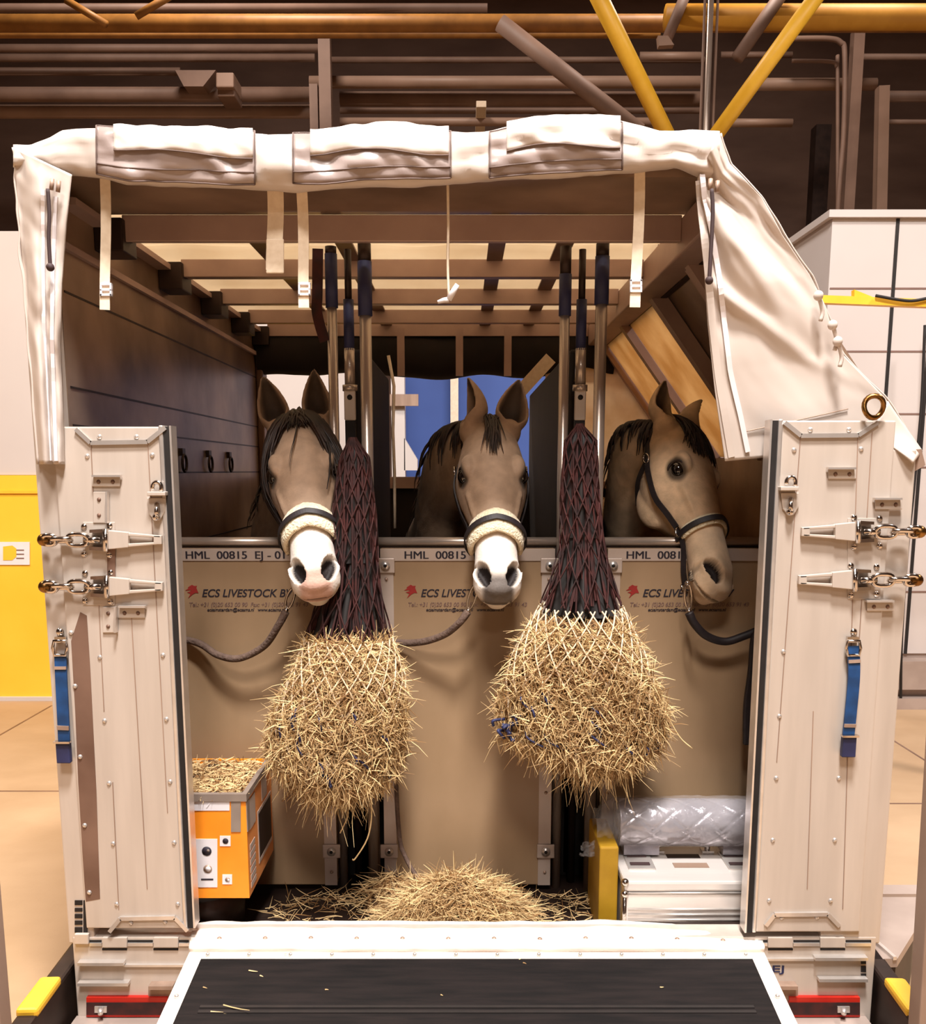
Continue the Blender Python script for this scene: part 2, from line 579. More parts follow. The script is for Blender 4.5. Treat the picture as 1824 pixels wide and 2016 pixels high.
build(MB().tube(catmull([P(1725, 582, 5.16), P(1770, 590, 5.16), P(1800, 592, 5.16), P(1840, 584, 5.16)], 16), .008), 'cable', M['black'], ya)
build(MB().box((P(2010, 590, 5.2).x, 5.17, 0), (P(2010, 590, 5.2).x + .08, 5.25, P(2010, 590, 5.2).z)), 'upright', M['yellow_paint'], ya)
mb = MB().tube(catmull([P(1822, 640, 6.8), P(1815, 800, 6.8), P(1800, 960, 6.8), P(1786, 1100, 6.8), P(1776, 1260, 6.8), G(1774, 1392, .012)], 30), .011)
tag(build(mb, 'hanging_cable', M['black']), 'thin black cable hanging down the face of the white booth', 'cable')
mb = MB().px([(1772, 1180), (1779, 1180), (1776, 1260), (1768, 1260)], 6.95, .05)
tag(build(mb, 'yellow_tag', M['yellow_panel']), 'narrow yellow tag low on the white booth beside the stall', 'tag')

# roof steel
def hbeam(name, x0, x1, y_, th, Y, m_, lab, cat='pipe', group='pipes high on the back wall', rnd=True, y1=None):
    a, b_ = P(x0, y_, Y), P(x1, y_ if y1 is None else y1, Y)
    rad = th / 2 / F * Y / .93
    mb = MB()
    if rnd:
        mb.tube([a, b_], rad, 10)
    else:
        mb.bar(a, b_, rad * 2, rad * 2)
    return tag(build(mb, name, M[m_]), lab, cat, group)

YT = 13.0
hbeam('roof_truss', -1500, 3300, 46, 28, YT, 'yellow_paint', 'yellow round roof beam running across the whole hall', 'roof beam', 'yellow roof beams')
hbeam('roof_truss', -1500, 960, 16, 14, YT + .7, 'brown_pipe', 'brown roof rail just above the yellow beam at top left', 'roof beam', 'yellow roof beams')
hbeam('roof_truss', -1500, 1300, 68, 12, YT + .3, 'yellow_paint', 'thin ochre rail just under the yellow roof beam', 'roof beam', 'yellow roof beams')
hbeam('roof_truss', 1310, 3300, 34, 40, YT - .8, 'yellow_beam', 'thick bright yellow roof beam at the top right', 'roof beam', 'yellow roof beams')
YPP = 15.5
rows = [(-800, 640, 95, 13, 'brown_pipe', 'upper of two thin brown pipes just under the yellow roof beam'),
        (-800, 620, 114, 13, 'brown_pipe', 'lower of two thin brown pipes under the yellow roof beam'),
        (-800, 355, 141, 13, 'brown_pipe', 'short brown pipe ending left of the pale junction box'),
        (-800, 620, 186, 24, 'brown_pipe', 'thick brown pipe level with the foot of the junction box'),
        (-800, 612, 220, 22, 'pale_pipe', 'thick pale pipe just above the left half of the tarpaulin'),
        (640, 1390, 118, 10, 'brown_pipe', 'thin brown pipe in the middle, highest of the middle ones'),
        (610, 1380, 162, 20, 'pale_pipe', 'long pale duct across the middle of the back wall'),
        (670, 1380, 195, 24, 'brown_pipe', 'broad brown duct under the long pale duct'),
        (670, 1380, 218, 10, 'brown_pipe', 'thin brown pipe under the broad brown duct'),
        (670, 1300, 240, 14, 'pale_pipe', 'pale pipe just above the middle of the tarpaulin'),
        (1260, 1380, 111, 14, 'pale_pipe', 'short pale pipe ending at the silver column'),
        (1420, 1560, 108, 10, 'brown_pipe', 'thin pipe between the column and the bent conduit'),
        (1480, 1725, 166, 20, 'pale_pipe', 'pale pipe running right into a downward elbow'),
        (1430, 1560, 242, 14, 'pale_pipe', 'short pale pipe right of the yellow brace foot'),
        (1740, 3000, 190, 18, 'brown_pipe', 'brown pipe at the right edge beyond the elbow'),
        (1700, 3000, 112, 10, 'brown_pipe', 'thin pipe at the right edge below the yellow beam'),
        (1730, 3000, 240, 8, 'brown_pipe', 'thinnest pipe at the right edge above the white booth')]
for i, (x0, x1, y_, th, m_, lab) in enumerate(rows):
    hbeam('wall_pipe', x0, x1, y_, th, YPP + (i % 3) * .35, m_, lab)

def vpipe(name, x_, y0, y1, th, Y, m_, lab, cat='pipe', group='upright pipes on the back wall', x1=None):
    a, b_ = P(x_, y0, Y), P(x_ if x1 is None else x1, y1, Y)
    if x1 is None:
        b_.x = a.x
    rad = th / 2 / F * Y / .93
    return tag(build(MB().bar(a, b_, rad * 2, rad * 2, (0, 1, 0)), name, M[m_]), lab, cat, group)

vpipe('wall_column', 639, 64, 900, 20, YPP - .4, 'brown_pipe', 'brown steel column left of the middle with a pipe beside it', 'column', 'columns on the back wall')
vpipe('wall_column', 618, 168, 900, 14, YPP - .35, 'brown_pipe', 'thin brown upright just left of the brown column', 'column', 'columns on the back wall')
vpipe('wall_pipe', 1690, 62, 900, 18, YPP - .5, 'brown_pipe', 'upright brown pipe left of the elbow pipe above the booth')
vpipe('wall_pipe', 1738, 172, 900, 18, YPP - .1, 'pale_pipe', 'upright pale pipe dropping from the elbow above the booth', x1=1722)
vpipe('wall_column', 1618, 250, 900, 26, YPP + 1.5, 'darkmetal', 'dark upright between stall and white booth', 'column', 'columns on the back wall')
mb = MB().tube(catmull([P(1560, 76, YPP - .6), P(1630, 76, YPP - .6), P(1656, 84, YPP - .6), P(1664, 110, YPP - .6), P(1662, 260, YPP - .6), P(1650, 430, YPP - .6), P(1640, 800, YPP - .6)], 40), .04, 8)
tag(build(mb, 'conduit', M['brown_pipe']), 'bent conduit pipe curving down above the left edge of the booth', 'pipe')
mb = MB().tube(catmull([P(1560, 120, YPP - .3), P(1590, 120, YPP - .3), P(1638, 122, YPP - .3), P(1648, 132, YPP - .3), P(1650, 170, YPP - .3), P(1650, 800, YPP - .3)], 40) + [P(1650, 900, YPP - .3) * 1 - Vector((0, 0, P(1650, 900, YPP - .3).z))], .03, 8)
tag(build(mb, 'conduit', M['brown_pipe']), 'small bent conduit inside the large bent conduit', 'pipe')
tag(build(MB().pxr(425, 142, 460, 172, YPP - .6, .5), 'junction_box', M['pale_pipe'], bevel=.02), 'pale square junction box among the brown pipes at left', 'junction box')
tag(build(MB().pxr(428, 173, 462, 190, YPP - .5, .5), 'junction_box', M['brown_pipe'], bevel=.02), 'brown junction box directly under the pale square one', 'junction box')
tag(build(MB().px([(345, 138), (425, 138), (400, 170), (362, 170)], YPP - .4, .3), 'cable_tray', M['brown_pipe']), 'brown tapered bracket left of the pale junction box', 'bracket')
tag(build(MB().pxr(938, 198, 958, 211, YPP - .5, 1.6), 'lamp_box', M['webbing'], bevel=.01), 'tiny pale box on the pipes above the middle of the tarpaulin', 'junction box')
# silver column and the braces
cr = thing('column', P(1395, 600, 10.5), 'slim silver column rising behind the right corner of the tarpaulin', 'column')
cr.location.z = 0
ORG[cr.name] = cr.location.copy()
for x_, th, m_ in ((1385, 5, 'brown_pipe'), (1396, 12, 'steel'), (1410, 5, 'brown_pipe')):
    a = P(x_, 100, 10.5)
    r_ = th / 2 / F * 10.5
    build(MB().cyl((a.x, 10.5, 0), (a.x, 10.5, 10.9), r_, 10), 'upright', M[m_], cr)

def brace(x0, y0, x1, y1, th, Y0, Y1, m_, lab):
    a, b_ = P(x0, y0, Y0), P(x1, y1, Y1)
    rad = th / 2 / F * Y0 / .93
    tag(build(MB().tube([a + (a - b_) * (.25 if y0 < 0 else 0), b_], rad, 12), 'brace', M[m_]), lab, 'brace', 'diagonal braces under the roof')

brace(1176, -12, 1330, 300, 30, 9.0, 9.6, 'yellow_bright', 'bright yellow diagonal brace leaning down to the right')
brace(1612, -12, 1385, 300, 27, 9.0, 9.6, 'yellow_bright', 'bright yellow diagonal brace leaning down to the left')
brace(985, 45, 1260, 260, 28, 12.9, 12.9, 'brown_pipe', 'brown diagonal brace left of the yellow ones')
brace(1535, -5, 1452, 115, 22, 12, 12, 'brown_pipe', 'brown diagonal brace between column and right yellow brace')
brace(1348, -5, 1312, 82, 18, 12, 12, 'brown_pipe', 'short brown brace between the two bright yellow braces')
brace(130, 0, 210, 48, 12, 12.4, 12.4, 'yellow_paint', 'small ochre brace at the top left corner')
brace(330, -5, 268, 32, 12, 12.4, 12.4, 'yellow_paint', 'small ochre brace at top left leaning the other way')
tag(build(MB().px([(1296, 70), (1316, 70), (1328, 88), (1298, 90)], 11.9, .1), 'brace_shoe', M['pale_pipe']), 'pale shoe at the foot of the short brown brace', 'bracket')

# ------------------------------------------------------------------ the horse stall
YF = 2.70
XL, XR = -1.215, 1.285
ZF = .27                                       # stall floor
ZR = 2.60                                      # roof underside
YE = 5.45
YD = 2.655                                     # face of the front wing panels
stall = thing('horse_stall', (0.03, 4.2, 0), 'silver aluminium horse transport stall with open front and three bays', 'horse stall')
S_ = stall
XK = .74                                       # where the roof bends into the slope
ZK = 1.86
build(MB().box((XL, YF, .14), (XR, YE, ZF)), 'floor_deck', M['darkmetal'], S_)
build(MB().box((XL, YF + .08, ZF), (XL + .06, YE, ZR)), 'side_wall', M['inner'], S_)
build(MB().box((XR - .06, YF + .08, ZF), (XR, YE, ZK)), 'side_wall', M['inner'], S_)
sl_a, sl_b = Vector((XK, 0, ZR)), Vector((XR, 0, ZK))
sd = (sl_b - sl_a).normalized()
sn = Vector((sd.z, 0, -sd.x)) * -1            # outwards, up and right
if sn.z < 0:
    sn = -sn
def slope(name, m_, y0, y1, u0, u1, off, th):
    mb = MB()
    L = (sl_b - sl_a).length
    p = [sl_a + sd * (L * u0) + sn * off, sl_a + sd * (L * u1) + sn * off, sl_a + sd * (L * u1) + sn * (off + th), sl_a + sd * (L * u0) + sn * (off + th)]
    mb.prism([Vector((q.x, y0, q.z)) for q in p], (0, y1 - y0, 0))
    return build(mb, name, M[m_], S_)
slope('slope_panel', 'inner', YF + .08, 3.94, 0, 1, .0, .03)
slope('slope_panel', 'inner', 3.94, YE, .0, .06, .0, .03)
slope('slope_panel', 'inner', 3.94, YE, .96, 1, .0, .03)
slope('slope_lining', 'foil', 3.95, 4.55, .05, .97, -.03, .026)
slope('slope_lining', 'foil', 4.65, 5.25, .05, .97, -.03, .026)
slope('slope_lining', 'foil', 5.3, 5.44, .05, .97, -.03, .026)
for y_ in (3.25, 3.86, 4.58, 5.26):
    slope('slope_rib', 'inner_beam', y_, y_ + .05, 0, 1, -.06, .055)
    slope('slope_rib', 'darkmetal', y_ + .052, y_ + .075, 0, 1, -.045, .04)
    slope('slope_rib', 'inner_beam', y_ + .08, y_ + .1, 0, 1, -.05, .045)
build(MB().box((XK - .05, YF + .1, ZR - .12), (XK + .05, YE, ZR - .01)), 'eaves_beam', M['inner_beam'], S_, bevel=.006)
build(MB().box((XK + .05, YF + .1, ZR - .12), (XK + .075, YE, ZR - .05)), 'eaves_beam', M['darkmetal'], S_)
# roof: plain sheet in front, quilted blanket over the bays
build(MB().box((XL, YF + .02, ZR), (XK, 3.1, ZR + .04)), 'roof_sheet', M['inner'], S_)
def quilt(u, v):
    x, y = lerp(XL, XK, u), lerp(3.1, YE, v)
    k = abs(math.sin(v * 4.0 * math.pi))
    return (x, y, ZR + .05 - .05 * (1 - (1 - k) ** 3) * .6 + .012 * noise.noise((x * 5, y * 7, 3)))
build(MB().grid(quilt, 50, 60), 'roof_blanket', M['insul'], S_, solid=.006)
BY = (3.08, 3.70, 4.28, 4.82, 5.28)
for i, y_ in enumerate(BY):
    hgt = .075 if i == 0 else .06
    build(MB().box((XL + .14, y_, ZR - .01 - hgt), (XK - .05, y_ + .012, ZR - .005)).box((XL + .14, y_ + .012, ZR - .03 - hgt * .6), (XK - .05, y_ + .07, ZR - .005 - hgt * .55)), 'roof_beam', M['inner_beam'], S_, bevel=.003)
    build(MB().box((XL + .06, y_ - .03, ZR - .12), (XL + .15, y_ + .1, ZR - .02)), 'beam_bracket', M['darkmetal'], S_, bevel=.004)
for i, x_ in enumerate((-.72, -.42, .12, .36)):
    build(MB().box((x_ - .03, 3.1, ZR - .012), (x_ + .03, YE - .1, ZR - .004)), 'roof_strap', M['alu_scratch'], S_)
each('wall_rail', [MB().box((XL + .06, YF + .1, ZR - .05), (XL + .11, YE, ZR - .03)), MB().box((XL + .06, YF + .1, ZR - .17), (XL + .075, YE, ZR - .15))], M['inner_beam'], S_)
# joints of the left wall sheets
for z_ in (2.31, 2.04, 1.93, 1.79, 1.5):
    build(MB().box((XL + .06, YF + .1, z_), (XL + .062, YE - .05, z_ + .006)), 'wall_joint', M['darkmetal'], S_)
for y_ in (3.85, 4.25, 4.62):
    z_ = 1.83
    mb = MB().ring([Vector((XL + .075, y_ + .03 * math.cos(a), z_ + .035 * math.sin(a))) for a in np.linspace(0, 2 * math.pi, 14, endpoint=False)], .006)
    mb.box((XL + .06, y_ - .02, z_ + .03), (XL + .075, y_ + .02, z_ + .06))
    build(mb, 'tie_ring', M['darkmetal'], S_)
# rear end
build(MB().box((XL + .06, YE - .06, ZF), (XR - .06, YE - .02, 1.70)), 'rear_board', M['blackboard'], S_)
build(MB().box((XL + .06, YE - .09, 1.70), (XR - .06, YE - .02, 1.765)), 'rear_rail', M['inner_beam'], S_)
build(MB().box((XL + .06, YE - .14, ZF), (XL + .10, YE - .02, 2.5)), 'rear_post', M['alu_scratch'], S_, bevel=.01)
def rear_foil(u, v):
    x, z = lerp(.46, XR - .07, u), lerp(1.74, 2.5, v)
    return (min(x, XK + (ZR - z) / (ZR - ZK) * (XR - XK) - .02), YE - .12 + .03 * noise.noise((x * 6, z * 7, 3)), z)
build(MB().grid(rear_foil, 30, 30), 'rear_foil_sheet', M['foil'], S_)
def rcur(u, v):
    x = lerp(XL + .07, XK + .1, u)
    a = v * 2 * math.pi
    sag = .012 * math.sin(u * 9) + .02 * noise.noise((u * 7, 1, 2))
    return (x, YE - .1 + .07 * math.cos(a), 2.455 + sag + (.135 + .02 * noise.noise((u * 9, 4, v))) * math.sin(a))
build(MB().grid(rcur, 60, 14, wrap=True), 'rolled_rear_curtain', M['blackboard'], S_)
for x_ in (790, 905, 1000):
    p = P(x_, 720, YE - .24)
    build(MB().box((p.x - .02, YE - .25, 2.31), (p.x + .02, YE - .24, 2.56)), 'curtain_strap', M['inner_beam'], S_)
build(MB().bar(P(1085, 705, YE - .2), P(1003, 795, YE - .2), .07, .01, (0, 1, 0)), 'curtain_strap', M['webbing'], S_)
# bay dividers
XD = (-.372, .404)
build(MB().box((XD[0] - .03, 3.36, ZF), (XD[0] + .03, 4.4, 2.22)), 'bay_divider', M['blackboard'], S_, bevel=.01)
build(MB().box((XD[1] - .03, 3.36, ZF), (XD[1] + .03, YE - .1, 2.22)), 'bay_divider', M['blackboard'], S_, bevel=.01)
build(MB().tube([P(765, 700, 3.5), P(776, 760, 3.5), P(774, 850, 3.5), P(777, 930, 3.5), P(778, 1040, 3.5)], .006), 'divider_cord', M['webbing'], S_)
# posts: two tubes and a ram each
def dpost(px_, Y, rad, col):
    x_ = P(px_, 900, Y).x
    q = build(MB().cyl((x_, Y, ZF), (x_, Y, ZR - .06), rad, 18), 'divider_post', M['steel'], S_)
    z0, z1 = P(px_, col[1], Y).z, P(px_, col[0], Y).z
    build(MB().cyl((x_, Y, z0), (x_, Y, z1), rad + .004, 18), 'collar', M['navy'], q)
    build(MB().cyl((x_, Y, z1), (x_, Y, ZR - .06), rad + .002, 18), 'cap_tube', M['darkmetal'], q)
    return x_
for xs, cols in (((660, 692, 724), ((500, 606), (590, 690), (515, 622))), ((1108, 1140, 1178), ((540, 622), (595, 700), (505, 600)))):
    dpost(xs[0], 3.26, .017, cols[0])
    dpost(xs[2], 3.22, .020, cols[2])
    x_ = P(xs[1], 900, 3.30).x
    Y = 3.30
    zz = lambda y_: P(xs[1], y_, Y).z
    q = build(MB().cyl((x_, Y, zz(590)), (x_, Y, ZR - .06), .012, 14).cyl((x_, Y, ZF), (x_, Y, zz(930)), .014, 12), 'locking_ram', M['darkmetal'], S_)
    build(MB().cyl((x_, Y, zz(690)), (x_, Y, zz(590)), .018, 16), 'collar', M['navy'], q)
    build(MB().cyl((x_, Y, zz(762)), (x_, Y, zz(686)), .018, 18).cyl((x_, Y, zz(770)), (x_, Y, zz(758)), .026, 18), 'cylinder', M['steel'], q)
    mb = MB().box((x_ - .02, Y - .015, zz(828)), (x_ + .02, Y - .005, zz(766)))
    build(mb, 'flat_link', M['alu'], q, bevel=.004)
    build(MB().cyl((x_, Y - .018, zz(783)), (x_, Y - .0152, zz(783)), .009, 14), 'pin_hole', M['black'], q)
    build(MB().box((x_ - .018, Y - .012, zz(930)), (x_ + .018, Y + .012, zz(828))), 'sleeve', M['black'], q)
    build(MB().box((x_ - .03, Y - .03, zz(944)), (x_ + .025, Y - .005, zz(932))), 'end_plate', M['alu'], q)
    for dx in (-.07, .065):
        build(MB().box((x_ + dx - .012, Y + .03, ZF), (x_ + dx + .012, Y + .055, 1.3)), 'lower_channel', M['alu_dull'], S_)
    build(MB().box((x_ - .10, Y + .06, ZF), (x_ + .10, Y + .09, 1.36)), 'divider_shield', M['black'], S_)
# brown strap hanging at the left divider top
build(MB().strap(catmull([P(626, 490, 3.25), P(625, 580, 3.25), P(624, 610, 3.25), P(630, 640, 3.25), P(640, 672, 3.25)], 14), .035, .008, (1, 0, 0)), 'hanging_strap', M['maroon'], S_)
# breast boards with their lettering
YBD = 3.22
zt_, zb_ = P(900, 1080, YBD).z, P(900, 1742, YBD).z
zs_ = P(900, 1104, YBD).z
def words_on(body, x0, x1, ybase, hpx, Y, parent, m_, shear=0, bold=0.0, thick=0.0):
    cu = bpy.data.curves.new('lettering', 'FONT')
    cu.body = body
    hgt = (P(900, ybase - hpx, Y) - P(900, ybase, Y)).length
    cu.size = hgt / .70
    cu.shear = shear
    cu.offset = bold * hgt
    cu.extrude = .0006
    cu.materials.append(M[m_])
    o = link('lettering', cu, parent)
    a = P(x0, ybase, Y)
    o.location = a - ORG[parent.name]
    o.rotation_euler = (R(90), 0, 0)
    bpy.context.view_layer.update()
    me = bpy.data.meshes.new_from_object(o.evaluated_get(bpy.context.evaluated_depsgraph_get()))
    wd_ = max(v.co.x for v in me.vertices)
    k_ = (P(x1, ybase, Y).x - a.x) / max(wd_, 1e-4)
    for v in me.vertices:
        v.co.x *= k_
    bpy.data.objects.remove(o)
    if thick:                                  # heavier strokes: the same outlines once more, a little to the right
        vs, fs = [v.co.copy() for v in me.vertices], [tuple(p.vertices) for p in me.polygons]
        mb = MB().add(vs, fs).add([v + Vector((thick * hgt, 0, .0001)) for v in vs], fs)
        me = mb.mesh('lettering', [M[m_]])
    o = link('lettering', me, parent)
    o.location = a - ORG[parent.name]
    o.rotation_euler = (R(90), 0, 0)
    return o
LOGO = [(88, 545), (125, 520), (118, 508), (165, 478), (190, 492), (222, 490), (215, 515), (240, 575), (205, 572), (170, 592), (122, 634), (148, 582), (108, 566), (160, 548), (140, 540)]
def breast(x0, x1, dpx, edges):
    xa, xb = x0, x1
    q = build(MB().box((xa, YBD, zb_), (xb, YBD + .035, zt_)), 'breast_board', M['cream'], S_, bevel=.004)
    build(MB().box((xa, YBD - .004, zs_), (xb, YBD - .0002, zt_)), 'edge_strip', M['strip'], q)
    words_on('HML  00815  EJ - 01', 364 + dpx, 560 + dpx, 1100, 15, YBD - .0045, q, 'ink', thick=.07)
    words_on('ECS LIVESTOCK BV', 397 + dpx, 578 + dpx, 1175, 15, YBD - .001, q, 'ink', shear=.25, bold=.02)
    words_on('Tel.: +31 (0)20 653 00 90  Fax: +31 (0)20 653 91 43', 372 + dpx, 607 + dpx, 1194, 8, YBD - .001, q, 'fadedink', shear=.2, bold=.01)
    words_on('ecsamsterdam@ecsams.nl   www.ecsams.nl', 408 + dpx, 562 + dpx, 1203.5, 6.5, YBD - .001, q, 'ink', shear=.2, bold=.02)
    build(MB().px([(350 + a / 5.884 + dpx, 1070 + b_ / 5.884) for a, b_ in LOGO], YBD - .0015, .001), 'emblem', M['redink'], q)
    for e, sgn in edges:
        build(MB().box((e, YBD - .003, zb_), (e + sgn * .045, YBD - .0002, zs_ - .001)) if sgn > 0 else MB().box((e - .045, YBD - .003, zb_), (e, YBD - .0002, zs_ - .001)), 'edge_strip', M['strip'], q)
        for yb in (1113, 1674):
            zc = P(900, yb, YBD).z
            xc = e + sgn * .018
            mb = MB().box((xc - .032, YBD - .012, zc - .026), (xc + .032, YBD - .003, zc + .026))
            h = build(mb, 'bracket', M['strip'], q, bevel=.003)
            # washer and bolt hole
            mb = MB()
            mb.cyl((xc, YBD - .018, zc), (xc, YBD - .012, zc), .016, 18)
            mb.m(1).cyl((xc, YBD - .0195, zc), (xc, YBD - .018, zc), .006, 12)
            build(mb, 'bracket_bolt', [M['bright'], M['black']], q)
        each('strip_screw', [MB().sball((e + sgn * .02, YBD - .004, P(900, yb, YBD).z), .006) for yb in (1140, 1560, 1716)], M['alu_dull'], q)
    return q
xe = lambda p_: P(p_, 1300, YBD).x
breast(XL + .062, xe(655), 0, ((xe(655), -1),))
breast(xe(752), xe(1090), 431, ((xe(752), 1), (xe(1090), -1)))
breast(xe(1192), XR - .062, 868, ((xe(1192), 1),))
for k, (xa, xb) in enumerate(((XL + .06, xe(650)), (xe(742), xe(1098)), (xe(1186), XR - .06))):
    z_ = P(900, 1067, 3.27).z
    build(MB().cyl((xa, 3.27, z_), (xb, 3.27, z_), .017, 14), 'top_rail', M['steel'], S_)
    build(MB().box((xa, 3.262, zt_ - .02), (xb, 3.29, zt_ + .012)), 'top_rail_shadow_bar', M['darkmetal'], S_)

# corner posts and front wing panels
def post(xa, xb, ztop, pxs):
    return build(MB().box((xa, YD + .012, .36), (xb, YF + .03, ztop)), 'corner_post', M['alu'], S_, bevel=.005)
zpl = P(100, 300, YF).z
cpl = post(XL, -1.135, zpl, 0)
cpr = post(1.10, XR, ZK, 0)
def wing(x0, x1, ytop, ybot, mir):
    za, zb2 = P(900, ytop, YD).z, P(900, ybot, YD).z
    q = build(MB().box((x0, YD, zb2), (x1, YD + .045, za)), 'wing_panel', M['alu'], S_, bevel=.004)
    return q
xi = P(337, 1300, YD).x                        # placeholder, replaced below
xli = P(360, 1330, YD).x - .034
wl = wing(P(157, 1340, YD).x - .03, xli, 840, 1828, 1)
wr = wing(P(1515, 1340, YD).x, 1.215, 828, 1835, -1)
def edging(x0, x1, q, y0, y1, dark0, dark1):
    za, zb2 = P(900, y0, YD).z, P(900, y1, YD).z
    build(MB().box((x0, YD - .006, zb2), (x1, YD + .05, za + .004)), 'edge_profile', M['bright'], q, bevel=.004)
    build(MB().box((dark0, YD - .004, zb2), (dark1, YD + .04, za)), 'rubber_seal', M['black'], q)
edging(xli, xli + .013, wl, 840, 1826, xli + .014, xli + .03)
xri = P(1515, 1340, YD).x
edging(xri - .013, xri, wr, 828, 1835, xri - .03, xri - .014)
build(MB().box((xli + .0305, YD - .005, P(900, 1826, YD).z), (xli + .036, YD + .045, P(900, 838, YD).z)), 'bright_lip', M['bright'], wl)
build(MB().box((xri - .036, YD - .005, P(900, 1835, YD).z), (xri - .0305, YD + .045, P(900, 826, YD).z)), 'bright_lip', M['bright'], wr)

def frames(q, top, bot, riv, seams):
    for poly in (top, bot):
        mb = MB()
        for i in range(len(poly) - 1):
            mb.bar(P(*poly[i], YD - .003), P(*poly[i + 1], YD - .003), .012, .010, (0, 1, 0))
        build(mb, 'pressed_frame', M['bright'], q)
    each('rivet', [MB().rivet(a, b_, YD) for a, b_ in riv], M['bright'], q)
    each('seam', [MB().bar(P(xa, ya_, YD - .0005), P(xb, yb, YD - .0005), .0025, .002, (0, 1, 0)) for (xa, ya_, xb, yb) in seams], M['alu_dull'], q)
frames(wl, [(150, 845), (179, 872), (291, 870), (326, 842)], [(216, 1834), (237, 1808), (345, 1806), (370, 1832)],
       [(196, 860), (269, 860), (172, 898), (300, 896), (197, 1294), (321, 1290), (206, 1419), (328, 1416), (215, 1542), (335, 1539), (223, 1661), (343, 1659), (230, 1780), (350, 1780), (258, 1817), (325, 1815)],
       [(179, 872, 205, 1400), (291, 870, 330, 1600), (258, 1200, 290, 1750), (222, 1540, 234, 1790)])
frames(wr, [(1545, 832), (1577, 858), (1690, 857), (1728, 832)], [(1508, 1822), (1525, 1800), (1630, 1799), (1653, 1823)],
       [(1596, 846), (1672, 846), (1564, 886), (1696, 884), (1543, 1283), (1535, 1410), (1529, 1532), (1652, 1532), (1522, 1654), (1644, 1654), (1515, 1773), (1636, 1773), (1540, 1807), (1609, 1806)],
       [(1577, 858, 1530, 1500), (1690, 857, 1660, 1790), (1718, 850, 1690, 1300), (1602, 1400, 1590, 1750)])
def bracket(q, x0, y0, x1, y1, vert=False):
    h = build(MB().pxr(x0, y0, x1, y1, YD - .006, .006), 'small_bracket', M['alu'], q, bevel=.002)
    mb = MB()
    if vert:
        mb.pxr(x1 - 4, y0, x1, y1, YD - .022, .017)
        cs = [((x0 + x1 - 4) / 2, lerp(y0, y1, t)) for t in (.25, .75)]
    else:
        mb.pxr(x0, y0, x1, y0 + 4, YD - .022, .017)
        cs = [(lerp(x0, x1, t), (y0 + 4 + y1) / 2) for t in (.25, .75)]
    build(mb, 'bracket_flange', M['bright'], q)
    each('bracket_bolt', [MB().rivet(a, b_, YD - .006, .006) for a, b_ in cs], M['alu_scratch'], q)
bracket(wl, 180, 935, 236, 958)
bracket(wl, 183, 968, 211, 1030, True)
bracket(wl, 232, 1193, 285, 1217)
bracket(wl, 202, 1195, 228, 1246, True)
bracket(wr, 1632, 920, 1687, 943)
bracket(wr, 1724, 980, 1778, 1003)
bracket(wr, 1708, 1182, 1762, 1203)
each('rivet', [MB().rivet(a, b_, YD - .001) for a, b_ in ((148, 1351), (158, 1490), (167, 1625), (176, 1757), (140, 1246))], M['bright'], wl)
build(MB().px([(140, 1262), (158, 1205), (171, 1212), (178, 1320), (190, 1560), (197, 1770), (169, 1775), (163, 1690), (154, 1540), (148, 1400)], YD - .0008, .0012), 'scuff_strip', M['alu_scratch'], wl)
def hasp(q, x, y):
    f = lambda dx, dy: (x + dx, y + dy)
    h = build(MB().pxr(x - 18, y + 16, x + 18, y + 24, YD - .03, .03).px([f(-18, 28), f(18, 28), f(18, 55), f(8, 72), f(-2, 74), f(-14, 60)], YD - .008, .008), 'hasp', M['alu'], q, bevel=.002)
    pts = [P(x + 2 + 9 * math.cos(a), y + 8 + 11 * math.sin(a), YD - .02) for a in np.linspace(R(160), R(400), 12)]
    build(MB().tube(pts, .006, 8), 'hasp_loop', M['chrome'], q)
    mb = MB()
    mb.tube([P(x + 2, y + 40, YD - .012), P(x + 1, y + 56, YD - .03), P(x + 4, y + 68, YD - .012)], .007, 8)
    mb.sball(P(x, y + 66, YD - .016), .011)
    build(mb, 'hasp_hook', M['chrome'], q)
hasp(wl, 307, 952)
hasp(wr, 1556, 942)

